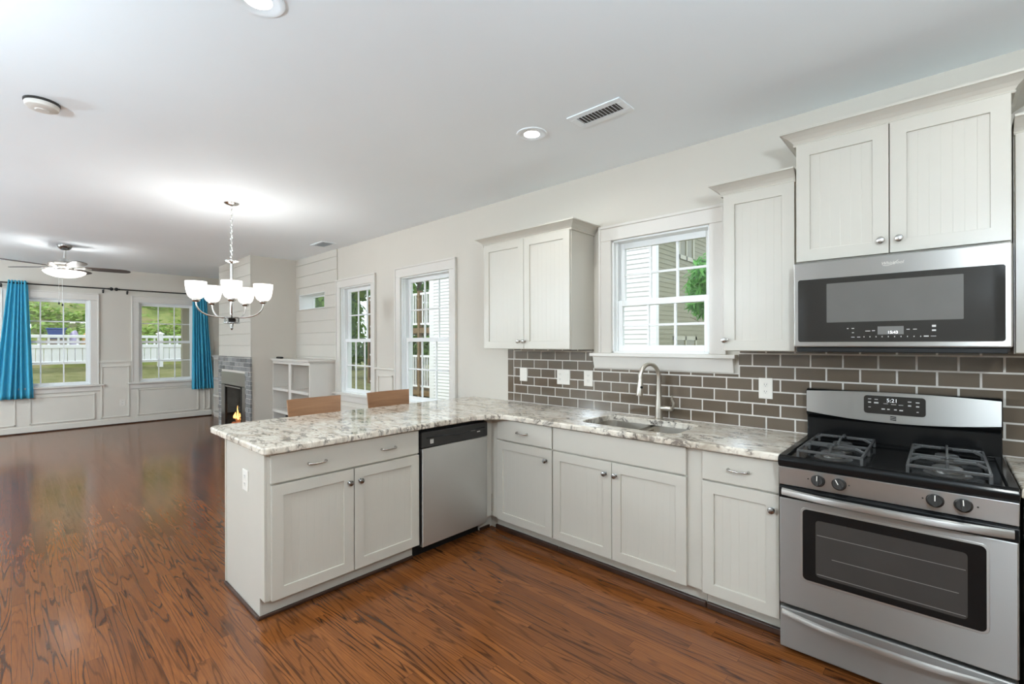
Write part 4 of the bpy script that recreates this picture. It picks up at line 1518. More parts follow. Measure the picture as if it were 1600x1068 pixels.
for k in range(5):
    t = 2 * PI * k / 5 + 0.4
    add_tube(bm, [(CX + 0.060 * math.cos(t), CY + 0.060 * math.sin(t), 1.64), (CX + 0.060 * math.cos(t), CY + 0.060 * math.sin(t), 1.688)], 0.0065, 8)
add_lathe(bm, [(0.012, 1.636), (0.016, 1.62), (0.009, 1.60), (0.012, 1.59), (0.006, 1.575), (0.0, 1.572)], (CX, CY, 0), 20)
obj('hub', bm, M['nickel_d'], ch, smooth=True)
AR = 0.29
for k in range(5):
    t = math.radians((-59, 3, 97, 155, 229)[k])
    dv = rt * math.cos(t) + fw * math.sin(t)
    P = lambda r, z: Vector((CX, CY, z)) + dv * r
    pts = [P(0.055, 1.690)]
    for i in range(1, 15):
        s = i / 14
        a = s * PI / 2
        pts.append(P(0.055 + (AR - 0.055) * math.sin(a) ** 0.95, 1.690 + 0.128 * (1 - math.cos(a)) ** 1.25))
    pts.append(P(AR, 1.832))
    arm = obj('arm', tube(pts, 0.0068, 10), M['chrome'], ch, smooth=True)
    obj('shade_cup', lathe([(0.0, 1.820), (0.022, 1.820), (0.032, 1.830), (0.034, 1.844), (0.030, 1.852)], P(AR, 0), 20), M['nickel'], arm, smooth=True)
    pr = [(0.026, 1.848), (0.044, 1.852), (0.060, 1.870), (0.071, 1.898), (0.079, 1.938), (0.083, 1.978), (0.084, 2.004), (0.080, 2.004), (0.079, 1.978), (0.075, 1.938), (0.067, 1.900), (0.056, 1.874), (0.040, 1.857), (0.0, 1.855)]
    obj('glass_shade', lathe(pr, P(AR, 0), 28), M['shade'], arm, smooth=True)
    lamp('bulb', 'POINT', P(AR, 1.992), BULB_W, ch, (1.0, 0.98, 0.95), 0.055)

# fill globes added out of view to brighten the ceiling and walls
def globe(label, x, y, r=0.14):
    t = thing('fill_globe', label, 'ceiling light', (x, y, ZC), 'added fill globes')
    obj('base_plate', lathe([(0.0, 0.0), (0.09, 0.0), (0.09, -0.012), (0.05, -0.03), (0.0, -0.03)], (x, y, ZC), 28), M['chrome'], t, smooth=True)
    obj('rod', lathe([(0.008, -0.03), (0.008, -0.58)], (x, y, ZC), 12), M['chrome'], t, smooth=True)
    obj('fill_sphere', lathe([(r * math.sin(PI * k / 14), -0.71 - r * math.cos(PI * k / 14)) for k in range(15)], (x, y, ZC), 24), M['globe'], t, smooth=True)
    return t
globe('added fill-light globe over the dining side of the room, outside the picture', -3.1, -5.5)
globe('added fill-light globe over the sitting side of the room, outside the picture', -6.3, -5.5, 0.115)
globe('added fill-light globe over the open floor beside the peninsula, outside the picture', 0.30, -4.35, 0.105)
globe('added fill-light globe over the kitchen end behind the photographer', 3.02, -2.75, 0.094)

# ------------------------------------------------------------------ ceiling fan
FX, FY = -6.10, -2.636
fn = thing('ceiling_fan', 'five-blade ceiling fan with lit white bowl and two pull chains', 'ceiling fan', (FX, FY, ZC))
obj('canopy', lathe([(0.0, 0.0), (0.078, 0.0), (0.078, -0.012), (0.066, -0.040), (0.045, -0.060), (0.020, -0.068), (0.0, -0.068)], (FX, FY, ZC), 28), M['nickel_d'], fn, smooth=True)
obj('downrod', lathe([(0.0135, 2.72), (0.0135, 2.60), (0.030, 2.595), (0.038, 2.575), (0.045, 2.555), (0.0, 2.55)], (FX, FY, 0), 20), M['chrome'], fn, smooth=True)
obj('motor_housing', lathe([(0.0, 2.565), (0.05, 2.560), (0.12, 2.548), (0.165, 2.532), (0.170, 2.518), (0.150, 2.500), (0.10, 2.488), (0.09, 2.455), (0.0, 2.45)], (FX, FY, 0), 32), M['nickel'], fn, smooth=True)
for k in range(5):
    t = math.radians(40 + 72 * k)
    d0 = rt * math.cos(t) + fw * math.sin(t)
    s0 = Vector((0, 0, 1)).cross(d0)
    pitch = math.radians(-12)
    s1 = s0 * math.cos(pitch) + Vector((0, 0, 1)) * math.sin(pitch)
    nrm = d0.cross(s1)
    o0 = Vector((FX, FY, 2.475))
    bm = new_bm()
    prof = [(0.20, 0.052), (0.24, 0.060), (0.34, 0.066), (0.48, 0.070), (0.58, 0.070), (0.64, 0.060), (0.675, 0.040), (0.688, 0.0)]
    poly = [o0 + d0 * r + s1 * w for r, w in prof] + [o0 + d0 * r - s1 * w for r, w in prof[-2::-1]]
    add_prism(bm, poly, nrm * 0.007)
    bl = obj('blade', bm, M['blade'], fn, bev=0.002)
    bm = new_bm()
    poly = [o0 + d0 * r + s1 * w for r, w in ((0.09, 0.018), (0.16, 0.014), (0.20, 0.040), (0.27, 0.030))] + [o0 + d0 * r - s1 * w for r, w in ((0.27, 0.030), (0.20, 0.040), (0.16, 0.014), (0.09, 0.018))]
    add_prism(bm, [p - nrm * 0.006 for p in poly], nrm * 0.005)
    obj('blade_iron', bm, M['nickel'], bl, bev=0.001)
obj('light_collar', lathe([(0.09, 2.455), (0.11, 2.448), (0.12, 2.432), (0.10, 2.425), (0.0, 2.424)], (FX, FY, 0), 28), M['nickel'], fn, smooth=True)
obj('light_bowl', lathe([(0.212, 2.424), (0.218, 2.418), (0.205, 2.395), (0.17, 2.370), (0.115, 2.348), (0.05, 2.337), (0.0, 2.335), (0.0, 2.340), (0.05, 2.342), (0.112, 2.353), (0.165, 2.375), (0.198, 2.398), (0.208, 2.420)], (FX, FY, 0), 36), M['bowl'], fn, smooth=True)
lamp('fan_lamp', 'POINT', (FX - 0.02, FY, 2.405), FAN_W * 0.5, fn, (1.0, 0.985, 0.96), 0.04)
for k in range(3):
    t = 2 * PI * k / 3 + 0.3
    lamp('fan_bulb', 'POINT', (FX + 0.155 * math.cos(t), FY + 0.155 * math.sin(t), 2.428), FAN_W / 4, fn, (1.0, 0.985, 0.96), 0.025)
for dx, zz in ((-0.030, 1.985), (0.016, 1.965)):
    p = Vector((FX, FY, 0)) + rt * dx - fw * 0.05
    bm = new_bm()
    add_tube(bm, [(p.x, p.y, 2.34), (p.x, p.y, zz + 0.02)], 0.0022, 6)
    pc = obj('pull_chain', bm, M['chrome'], fn)
    obj('fob', lathe([(0.003, zz + 0.022), (0.008, zz + 0.012), (0.009, zz), (0.006, zz - 0.012), (0.0, zz - 0.014)], (p.x, p.y, 0), 12), M['rod'], pc, smooth=True)

# ------------------------------------------------------------------ fireplace
fp = thing('fireplace', 'grey brick gas fireplace with steel hood panel and burning logs behind glass', 'fireplace', (-5.83, CBY, 0))
bm = new_bm()
BY = CBY
IX0, IX1 = -6.44, -5.255
BW, BH, BG = 0.215, 0.068, 0.007
r = 0
z = 0.0
while z < 1.235:
    z1 = min(z + BH - BG, 1.237)
    x = CBX0 - (0.11 if r % 2 else 0.0)
    while x < CBX1:
        xa, xb_ = max(x, CBX0), min(x + BW - BG, CBX1 + 0.02)
        pieces = [(xa, xb_)]
        if z < 0.985:
            pieces = []
            if xa < IX0:
                pieces.append((xa, min(xb_, IX0)))
            if xb_ > IX1:
                pieces.append((max(xa, IX1), xb_))
        for a, b in pieces:
            if b - a > 0.02:
                dd = random.uniform(0.022, 0.034)
                add_box(bm, a, b, BY - dd, BY - 0.002, z, z1)
        x += BW
    z += BH
    r += 1
bmesh.ops.bevel(bm, geom=[e for e in bm.edges], offset=0.003, segments=1, affect='EDGES', clamp_overlap=True)
obj('brick_surround', bm, M['brick'], fp)
bm = new_bm()
for q in ((CBX0, IX0, 0, 1.237), (IX1, CBX1, 0, 1.237), (IX0, IX1, 0.985, 1.237)):
    add_box(bm, q[0], q[1], BY - 0.020, BY - 0.001, q[2], q[3])
obj('mortar_bed', bm, M['grout'], fp)
obj('hood_panel', bx(IX0, IX1, BY - 0.030, BY - 0.003, 0.775, 0.985), M['steel'], fp, bev=0.004)
bm = new_bm()
obj('side_panel', bx(IX0, -6.235, BY - 0.030, BY - 0.003, 0.0, 0.772), M['nickel_d'], fp, bev=0.003)
obj('side_panel', bx(-5.418, IX1, BY - 0.030, BY - 0.003, 0.0, 0.772), M['nickel_d'], fp, bev=0.003)
bm = new_bm()
for q in ((-6.235, -6.205, 0.03, 0.77), (-5.448, -5.418, 0.03, 0.77), (-6.205, -5.448, 0.735, 0.77), (-6.205, -5.448, 0.03, 0.06)):
    add_box(bm, q[0], q[1], BY - 0.036, BY - 0.005, q[2], q[3])
gf = obj('glass_frame', bm, M['blackm'], fp, bev=0.002)
obj('glass_pane', bx(-6.205, -5.448, BY - 0.022, BY - 0.018, 0.06, 0.735), M['fireglass'], gf)
obj('frame_highlight', bx(-6.20, -5.45, BY - 0.040, BY - 0.036, 0.742, 0.756), M['nickel'], gf)
bm = new_bm()
add_box(bm, -6.245, -5.405, -0.16, -0.13, 0.02, 0.78)
add_box(bm, -6.245, -6.225, BY + 0.002, -0.16, 0.02, 0.78)
add_box(bm, -5.425, -5.405, BY + 0.002, -0.16, 0.02, 0.78)
add_box(bm, -6.245, -5.405, BY + 0.002, -0.13, 0.77, 0.785)
add_box(bm, -6.245, -5.405, BY + 0.002, -0.13, 0.005, 0.03)
obj('firebox', bm, M['soot'], fp)
for a, b, rr in (((-6.12, -0.53, 0.13), (-5.58, -0.58, 0.14), 0.045), ((-6.05, -0.63, 0.125), (-5.56, -0.615, 0.125), 0.036), ((-6.0, -0.58, 0.205), (-5.58, -0.57, 0.21), 0.036), ((-5.9, -0.63, 0.20), (-5.72, -0.50, 0.26), 0.028)):
    a, b = Vector(a), Vector(b)
    obj('log', tube([a, a.lerp(b, 0.3) + Vector((0, 0.01, 0.008)), a.lerp(b, 0.65) - Vector((0, 0.012, 0.0)), b], rr, 10, [rr * 0.9, rr, rr * 1.05, rr * 0.85]), M['ember'], fp, smooth=True)
bm = new_bm()
add_box(bm, -6.14, -5.53, -0.64, -0.46, 0.031, 0.085)
obj('grate', bm, M['iron'], fp)
rr_ = random.Random(3)
for k in range(12):
    x = -6.08 + 0.042 * k + rr_.uniform(-0.012, 0.012)
    y = -0.595 + rr_.uniform(-0.03, 0.03)
    h = (0.21 if k in (5, 8, 10) else 0.09) * rr_.uniform(0.85, 1.15)
    w = rr_.uniform(0.012, 0.020)
    z0 = 0.215
    pts = [(x + 0.012 * math.sin(i * 1.3 + k), y, z0 + h * i / 6) for i in range(7)]
    obj('flame', tube(pts, w, 8, [w * 0.6, w, w * 0.95, w * 0.7, w * 0.45, w * 0.25, 0.002]), M['flame'], fp, smooth=True)
lamp('fire_glow', 'POINT', (-5.78, -0.50, 0.42), 0.5, fp, (1.0, 0.55, 0.25), 0.06)

# ------------------------------------------------------------------ built-in bookcases in the alcoves
def bookcase(label, x0, x1, yf, mids, group=None):
    t = thing('bookcase', label, 'bookcase', ((x0 + x1) / 2, -0.2, 0))
    yb = -0.017
    zt = 1.178
    bm = new_bm()
    add_box(bm, x0 - 0.0, x1 + 0.02, yf - 0.022, yb, zt, zt + 0.018)
    add_box(bm, x0 - 0.0, x1 + 0.032, yf - 0.034, yb, zt + 0.016, zt + 0.040)
    obj('top_board', bm, M['trim'], t, bev=0.005)
    obj('back_board', bx(x0, x1, yb - 0.012, yb, 0.10, zt), M['trim'], t)
    obj('side_panel', bx(x1 - 0.022, x1, yf, yb - 0.012, 0.0, zt), M['trim'], t, bev=0.002)
    obj('side_panel', bx(x0, x0 + 0.022, yf, yb - 0.012, 0.0, zt), M['trim'], t, bev=0.002)
    bm = new_bm()
    add_box(bm, x0 + 0.022, x1 - 0.022, yf, yf + 0.02, 1.140, zt)
    for mm in mids:
        add_box(bm, mm - 0.042, mm + 0.042, yf, yf + 0.02, 0.10, 1.140)
    add_box(bm, x0 + 0.022, x1 - 0.022, yf, yf + 0.02, 0.0, 0.10)
    obj('face_frame', bm, M['trim'], t, bev=0.002)
    for mm in mids:
        obj('divider', bx(mm - 0.012, mm + 0.012, yf + 0.02, yb - 0.012, 0.10, zt), M['trim'], t)
    edges = [x0 + 0.022] + [v for mm in mids for v in (mm - 0.012, mm + 0.012)] + [x1 - 0.022]
    fed = [x0 + 0.022] + [v for mm in mids for v in (mm - 0.042, mm + 0.042)] + [x1 - 0.022]
    for k in range(0, len(edges), 2):
        for zz in (0.775, 0.440, 0.10):
            bm = new_bm()
            add_box(bm, edges[k], edges[k + 1], yf + 0.021, yb - 0.013, zz - 0.022, zz)
            add_box(bm, fed[k], fed[k + 1], yf - 0.012, yf + 0.0205, zz - 0.040, zz)
            obj('shelf', bm, M['trim'], t, bev=0.003)
    return t
bookcase('white built-in bookcase between the chimney and the tall windows', CBX1 + 0.002, -3.745, -0.375, [-4.412])
bookcase('white built-in bookcase in the far corner alcove, half hidden by chimney', XB + 0.19, CBX0 - 0.002, -0.375, [-7.47])
rm = thing('remote_control', 'small black remote lying on top of the bookcase', 'remote', (-4.86, -0.34, 1.2185))
obj('housing', bx(-4.95, -4.77, -0.365, -0.32, 1.2185, 1.243), M['blackm'], rm, bev=0.008)
bm = new_bm()
for i in range(5):
    for j in range(2):
        add_box(bm, -4.93 + i * 0.03, -4.915 + i * 0.03, -0.357 + j * 0.018, -0.347 + j * 0.018, 1.2425, 1.2445)
obj('buttons', bm, M['dark'], rm)
sp = thing('speaker_box', 'black boxy speaker inside the lowest bookcase shelf', 'speaker', (-4.60, -0.26, 0.10))
obj('cabinet', bx(-4.66, -4.47, -0.34, -0.12, 0.1005, 0.385), M['blackm'], sp, bev=0.008)
bm = new_bm()
add_lathe(bm, [(0.075, 0.0), (0.075, 0.004), (0.062, 0.006), (0.03, -0.004), (0.0, 0.002)], (-4.565, -0.3405, 0.25), 24, 'y-')
obj('driver_cone', bm, M['dark'], sp, smooth=True)

# ------------------------------------------------------------------ curtains and rods
RX = -8.225
def rod(label, y0, y1, brs, fin0, fin1):
    t = thing('curtain_rod', label, 'curtain rod', (RX, (y0 + y1) / 2, 2.418))
    obj('bar', tube([(RX, y0, 2.418), (RX, y1, 2.418)], 0.0105, 12), M['rod'], t, smooth=True)
    for y, s, on in ((y0, -1, fin0), (y1, 1, fin1)):
        if on:
            bm = new_bm()
            pr = [(0.0, -0.01), (0.014, -0.006), (0.016, 0.004), (0.010, 0.010), (0.018, 0.020), (0.028, 0.034), (0.030, 0.046), (0.024, 0.060), (0.012, 0.068), (0.006, 0.074), (0.0, 0.075)]
            add_lathe(bm, pr, (0, 0, 0), 18)
            bmesh.ops.rotate(bm, verts=bm.verts, cent=(0, 0, 0), matrix=Matrix.Rotation(-s * PI / 2, 3, 'X'))
            bmesh.ops.translate(bm, verts=bm.verts, vec=(RX, y, 2.418))
            obj('finial', bm, M['rod'], t, smooth=True)
    for y in brs:
        bm = new_bm()
        add_tube(bm, [(RX, y, 2.405), (RX, y, 2.392), (RX - 0.03, y, 2.375), (XB + 0.006, y, 2.375)], 0.006, 8)
        add_box(bm, XB, XB + 0.006, y - 0.012, y + 0.012, 2.345, 2.405)
        add_tube(bm, [(RX, y, 2.385), (RX, y, 2.365)], 0.005, 8)
        obj('bracket', bm, M['rod'], t)
rod('black iron curtain rod above the window facing the ceiling fan', -4.30, -1.962, (-3.235, -2.02), False, True)
rod('black iron curtain rod above the window next to the fireplace', -1.808, -0.12, (-1.69, -0.22), True, False)

def curtain(label, yt0, yt1, yb0, yb1, ztop, zbot, folds, seed, loc):
    rg = random.Random(seed)
    t = thing('curtain', label, 'curtain', loc)
    bm = new_bm()
    NU, NV = folds * 10, 26
    ph = [rg.uniform(-0.5, 0.5) for _ in range(folds + 2)]
    grid = []
    for j in range(NV + 1):
        v = j / NV
        row = []
        for i in range(NU + 1):
            u = i / NU
            uu = u + 0.012 * math.sin(2 * PI * 2 * u + 3 * v + seed)
            y = (yt0 + (yt1 - yt0) * uu) * (1 - v) + (yb0 + (yb1 - yb0) * uu) * v
            a = 0.020 + 0.022 * v
            x = RX + a * math.sin(2 * PI * folds * u + 0.9 * math.sin(2 * PI * u * 1.5 + seed) + v * 0.9 * ph[int(u * folds)]) 
            x += 0.008 * math.sin(9 * u + 5 * v)
            z = ztop + (zbot - ztop) * v + (0.012 * math.sin(2 * PI * folds * u) if j == 0 else 0)
            row.append(bm.verts.new((x, y, z)))
        grid.append(row)
    for j in range(NV):
        for i in range(NU):
            bm.faces.new((grid[j][i], grid[j][i + 1], grid[j + 1][i + 1], grid[j + 1][i]))
    o = obj('panel', bm, M['teal'], t)
    for p in o.data.polygons:
        p.use_smooth = True
    md = o.modifiers.new('thick', 'SOLIDIFY')
    md.thickness = 0.002
    bm = new_bm()
    for i in range(NU):
        pass
    return t
curtain('teal sheer curtain at the window facing the ceiling fan', -3.16, -2.945, -3.32, -2.875, 2.455, 0.575, 6, 1, (RX, -3.1, 0.575))
curtain('teal sheer curtain beside the fireplace', -0.700, -0.475, -0.715, -0.365, 2.452, 0.555, 6, 4, (RX, -0.55, 0.555))

# ------------------------------------------------------------------ counter stools (behind the peninsula)
def stool(label, x, y, group):
    t = thing('counter_stool', label, 'stool', (x, y, 0), group)
    # seat: shallow bent ply
    bm = new_bm()
    top, n = [], 8
    for i in range(n + 1):
        s = i / n
        top.append((x - 0.18 + 0.38 * s, 0.622 + 0.014 * (2 * s - 1) ** 2))
    poly = [(a, y - 0.205, z) for a, z in top] + [(a, y - 0.205, z - 0.016) for a, z in reversed(top)]
    add_prism(bm, poly, (0, 0.41, 0))
    obj('seat', bm, M['stool'], t, bev=0.004)
    # backrest: curved plank leaning away from the counter
    bm = new_bm()
    rows = []
    for j in range(9):
        zz = 0.760 + (1.016 - 0.760) * j / 8
        lean = -0.09 - 0.10 * (zz - 0.62)
        hw = 0.200 + 0.0135 * j / 8
        row = []
        for i in range(13):
            s = i / 12 * 2 - 1
            row.append((x - 0.0 + lean - 0.035 + 0.022 * s * s, y + hw * s, zz + 0.001 * s))
        rows.append(row)
    A = [[bm.verts.new(p) for p in r] for r in rows]
    B = [[bm.verts.new((p[0] - 0.014, p[1], p[2])) for p in r] for r in rows]
    for j in range(8):
        for i in range(12):
            bm.faces.new((A[j][i], A[j][i + 1], A[j + 1][i + 1], A[j + 1][i]))
            bm.faces.new((B[j][i + 1], B[j][i], B[j + 1][i], B[j + 1][i + 1]))
    for j in range(8):
        bm.faces.new((A[j][0], A[j + 1][0], B[j + 1][0], B[j][0]))
        bm.faces.new((A[j + 1][12], A[j][12], B[j][12], B[j + 1][12]))
    for i in range(12):
        bm.faces.new((A[0][i + 1], A[0][i], B[0][i], B[0][i + 1]))
        bm.faces.new((A[8][i], A[8][i + 1], B[8][i + 1], B[8][i]))
    obj('backrest', bm, M['stool'], t)
    for sx, sy in ((-1, -1), (-1, 1), (1, -1), (1, 1)):
        bm = new_bm()
        xa, ya = x + (0.15 if sx > 0 else -0.15), y + sy * 0.17
        xb2, yb2 = x + (0.19 if sx > 0 else -0.20), y + sy * 0.20
        pts = [(xb2, yb2, 0.0), (xa, ya, 0.610)]
        if sx < 0:
            pts.append((x - 0.145, y + sy * 0.165, 0.80))
        add_tube(bm, pts, 0.015, 10, True, [0.013, 0.017, 0.014][:len(pts)])
        obj('leg', bm, M['stool'], t, smooth=True)
    for sx in (-1, 1):
        bm = new_bm()
        zz = 0.22
        f = zz / 0.61
        xx = x + sx * ((0.19 if sx > 0 else 0.20) * (1 - f) + 0.15 * f)
        yy = 0.20 * (1 - f) + 0.17 * f
        add_tube(bm, [(xx, y - yy, zz), (xx, y + yy, zz)], 0.010, 8)
        obj('stretcher', bm, M['stool'], t, smooth=True)
    return t
stool('tan plywood counter stool behind the counter, nearer the open counter end', -0.945, -1.497, 'plywood stools behind the peninsula')
stool('tan plywood counter stool behind the counter, nearer the window wall', -0.945, -0.828, 'plywood stools behind the peninsula')

# ------------------------------------------------------------------ outside
def gz(x, y):
    """lawn height: flat beside the house, rising towards the far fence"""
    if x < -9:
        return -0.55 + min(1.35, max(0.0, (-9 - x) / 6.2 * 1.38)) if y < 3 else -0.55 + min(1.35, max(0.0, (-9 - x) / 6.2 * 1.38)) * max(0.0, 1 - (y - 3) / 6)
    return -0.55
bm = new_bm()
xs = [-60, -45, -32, -24, -20, -17, -15.2, -14, -12.5, -11, -9, -8.47, -4, 0, 4.55, 12, 30]
ys = [-30, -15, -8, -5, -3.5, -2, -0.5, 0.16, 1.5, 3, 4.5, 6, 9, 14, 22, 35, 55]
g = [[bm.verts.new((x, y, gz(x, y))) for x in xs] for y in ys]
for j in range(len(ys) - 1):
    for i in range(len(xs) - 1):
        if -8.5 < xs[i] < 4.5 and ys[j] < 0.1 and ys[j] >= -5 and xs[i + 1] <= 4.56:
            continue
        bm.faces.new((g[j][i], g[j][i + 1], g[j + 1][i + 1], g[j + 1][i]))
obj('ground', bm, M['lawn'], kind='structure')

# planted bank beyond the fence
def hz(x, y):
    s = max(0.0, (-15.4 - x))
    return 0.78 + 0.47 * s + 0.25 * mnoise.noise(Vector((x * 0.35, y * 0.35, 3.0))) * min(1, s)
bm = new_bm()
NX, NY = 26, 44
g = []
for j in range(NY + 1):
    y = -14 + 19.5 * j / NY
    g.append([bm.verts.new((-15.4 - 17 * i / NX, y, hz(-15.4 - 17 * i / NX, y))) for i in range(NX + 1)])
for j in range(NY):
    for i in range(NX):
        bm.faces.new((g[j][i], g[j][i + 1], g[j + 1][i + 1], g[j + 1][i]))
obj('hill', bm, M['hillsoil'], kind='structure', smooth=True)

def leaf_quad(bm, p, s, n, rg, narrow=0.55):
    n = n.normalized()
    a = n.cross(Vector((rg.uniform(-1, 1), rg.uniform(-1, 1), rg.uniform(-1, 1)))).normalized()
    b = n.cross(a)
    bm.faces.new([bm.verts.new(q) for q in (p - a * s, p + b * s * narrow, p + a * s, p - b * s * narrow)])

rg = random.Random(11)
bm = new_bm()
cnt = 0
while cnt < 15000:
    x = -15.7 - 13 * rg.random() ** 1.2
    y = rg.uniform(-9, 4.6)
    if mnoise.noise(Vector((x * 0.45, y * 0.30, 7.0))) < -0.10 + 0.10 * (y > -0.5) and rg.random() < 0.93:
        continue
    if x > -16.5 and -2.6 < y < -1.4:
        continue
    z = hz(x, y)
    leaf_quad(bm, Vector((x, y, z + rg.uniform(0.02, 0.30))), rg.uniform(0.05, 0.13), Vector((rg.uniform(-0.7, 1.0), rg.uniform(-0.7, 0.7), 1)), rg)
    cnt += 1
o = obj('ground_cover', bm, M['cover'], kind='stuff')
tag(o, 'yellow-green ground cover plants spread over the bank beyond the fence', 'plants')

# porch: slab, roof and a column
obj('porch_floor', bx(-11.0, XB - T - 0.02, -6.5, 1.2, -0.55, -0.14), M['column'], kind='structure')
obj('porch_roof', bx(-11.2, XB - T - 0.01, -6.7, 1.4, 2.62, 2.78), M['trim'], kind='structure')
def porch_col(label, y):
    t = thing('porch_column', label, 'column', (-10.4, y, -0.14))
    obj('shaft', bx(-10.48, -10.32, y - 0.075, y + 0.075, -0.02, 2.52), M['column'], t, bev=0.006)
    obj('base_block', bx(-10.51, -10.29, y - 0.105, y + 0.105, -0.14, -0.02), M['column'], t, bev=0.006)
    obj('cap_block', bx(-10.51, -10.29, y - 0.105, y + 0.105, 2.52, 2.62), M['column'], t, bev=0.006)
porch_col('beige square porch column seen through the window next to the fireplace', -0.354)

# white vinyl fence
fe = thing('vinyl_fence', 'long white board fence with open slatted top, across the lawn beyond the porch', 'fence', (-15.0, -1.5, 0.75))
FY0, FY1 = -8.0, 5.5
bm = new_bm()
add_box(bm, -15.04, -14.96, FY0, FY1, 1.62, 1.70)
obj('top_rail', bm, M['fence'], fe, bev=0.01)
bm = new_bm()
add_box(bm, -15.04, -14.96, FY0, FY1, 1.335, 1.435)
obj('middle_rail', bm, M['fence'], fe, bev=0.01)
obj('bottom_rail', bx(-15.04, -14.96, FY0, FY1, 0.90, 0.98), M['fence'], fe, bev=0.01)
bm = new_bm()
y = FY0
while y < FY1:
    add_box(bm, -15.015, -14.985, y + 0.004, y + 0.146, 0.94, 1.36)
    y += 0.152
bmesh.ops.bevel(bm, geom=[e for e in bm.edges if abs((e.verts[0].co - e.verts[1].co).z) > 0.1], offset=0.012, segments=1, affect='EDGES')
obj('boards', bm, M['fence'], fe)
bm = new_bm()
y = FY0
while y < FY1:
    add_box(bm, -15.012, -14.988, y + 0.03, y + 0.075, 1.42, 1.63)
    y += 0.19
obj('slats', bm, M['fence'], fe)
for k in range(5):
    y = -6.0 + 3.0 * k - 0.02
    bm = new_bm()
    add_box(bm, -15.065, -14.935, y - 0.065, y + 0.065, 0.3, 1.74)
    p = obj('post', bm, M['fence'], fe, bev=0.01)
    bm = new_bm()
    add_lathe(bm, [(0.11, 1.74), (0.11, 1.76), (0.0, 1.82)], (-15.0, y, 0), 4)
    obj('post_cap', bm, M['fence'], p)

# tubs and a sack on the bank just past the fence
tb = thing('storage_tub', 'blue plastic tub on the bank beyond the fence', 'tub', (-15.9, -2.13, 1.55))
bm = new_bm()
x, y, z0 = -15.9, -2.25, 1.60
add_prism(bm, [(x - 0.2, y - 0.14, z0), (x + 0.2, y - 0.14, z0), (x + 0.2, y + 0.14, z0), (x - 0.2, y + 0.14, z0)], (0, 0, 0.26))
for v in bm.verts:
    if v.co.z > z0 + 0.1:
        v.co.x += 0.05 * (1 if v.co.x > x else -1)
        v.co.y += 0.05 * (1 if v.co.y > y else -1)
obj('body', bm, M['blue'], tb, bev=0.02)
obj('rim', bx(x - 0.27, x + 0.27, y - 0.21, y + 0.21, z0 + 0.26, z0 + 0.30), M['blue'], tb, bev=0.012)
obj('footing', bx(x - 0.25, x + 0.22, y - 0.2, y + 0.2, 0.92, z0), M['bark'], tb)
def sack(label, name, mat, y, sx, sy, sz, cat):
    rgk = random.Random(int(y * -100))
    bm = new_bm()
    bmesh.ops.create_icosphere(bm, subdivisions=3, radius=1.0)
    for v in bm.verts:
        n = 1 + 0.12 * mnoise.noise(v.co * 1.7 + Vector((y, 0, 0)))
        v.co = Vector((-15.9 + v.co.x * sx * n, y + v.co.y * sy * n, 1.02 + sz * 0.9 + max(-0.85, v.co.z) * sz * n))
    o = obj(name, bm, mat, loc=(-15.9, y, 1.02), smooth=True)
    tag(o, label, cat)
sack('rounded lilac sack between the blue tub and the tan sack', 'garden_sack', M['lilac'], -1.88, 0.22, 0.125, 0.44, 'sack')
sack('rounded tan sack beyond the fence, past the lilac one', 'garden_sack', M['tan'], -1.60, 0.24, 0.13, 0.42, 'sack')

# neighbouring house
nh = thing('neighbor_house', 'white-sided neighboring house with shade-tinted flank and double porch, outside the windows', 'house', (-5.5, 6.1, -0.55))
def lap(bm, a, b, out, z0, z1, ex=0.1016, d=0.028):
    """lapped boards between the points a and b; out: outward normal"""
    a, b, out = Vector(a), Vector(b), Vector(out)
    z = z0
    while z < z1 - 0.01:
        p = [(0.002, z), (d, z), (0.004, z + ex), (0.0, z + ex)]
        add_prism(bm, [a + out * o + Vector((0, 0, zz)) for o, zz in p], b - a)
        z += ex
HX0, HX1, HY = -9.60, -1.87, 6.1
obj('wall_core', bx(HX0 + 0.01, HX1 - 0.01, HY + 0.01, 16, -0.6, 6.6), M['wallout'], nh)
bm = new_bm()
lap(bm, (HX0, HY, 0), (HX1, HY, 0), (0, -1, 0), -0.5, 6.5)
obj('front_siding', bm, M['siding'], nh)
bm = new_bm()
lap(bm, (HX1, HY, 0), (HX1, 16, 0), (1, 0, 0), -0.5, 6.5, d=0.013)
obj('flank_siding', bm, M['siding_shade'], nh)  # same white siding, tinted for its shaded side
for x0, x1 in ((HX0 - 0.02, HX0 + 0.22), (HX1 - 0.14, HX1 + 0.022)):
    bm = new_bm()
    add_box(bm, x0, x1, HY - 0.024, HY + 0.1, -0.55, 6.6)
    obj('corner_board', bm, M['siding'], nh)
for y0, y1, z0, z1 in ((7.19, 8.12, 3.37, 4.95), (6.93, 8.25, 0.2, 1.59)):
    bm = new_bm()
    for q in ((y0, y0 + 0.09, z0, z1), (y1 - 0.09, y1, z0, z1), (y0, y1, z0, z0 + 0.09), (y0, y1, z1 - 0.09, z1), ((y0 + y1) / 2 - 0.03, (y0 + y1) / 2 + 0.03, z0, z1)):
        add_box(bm, HX1, HX1 + 0.035, q[0], q[1], q[2], q[3])
    wf = obj('house_window', bm, M['houseframe'], nh)
    obj('pane', bx(HX1 + 0.010, HX1 + 0.019, y0 + 0.05, y1 - 0.05, z0 + 0.05, z1 - 0.05), M['housepane'], wf)
bm = new_bm()
add_prism(bm, [(HX0 - 0.4, 5.6, 6.5), (HX0 - 0.4, 16.5, 6.5), (HX0 - 0.4, 11.0, 9.0)], (HX1 - HX0 + 0.8, 0, 0))
obj('house_roof', bm, M['dark'], nh)
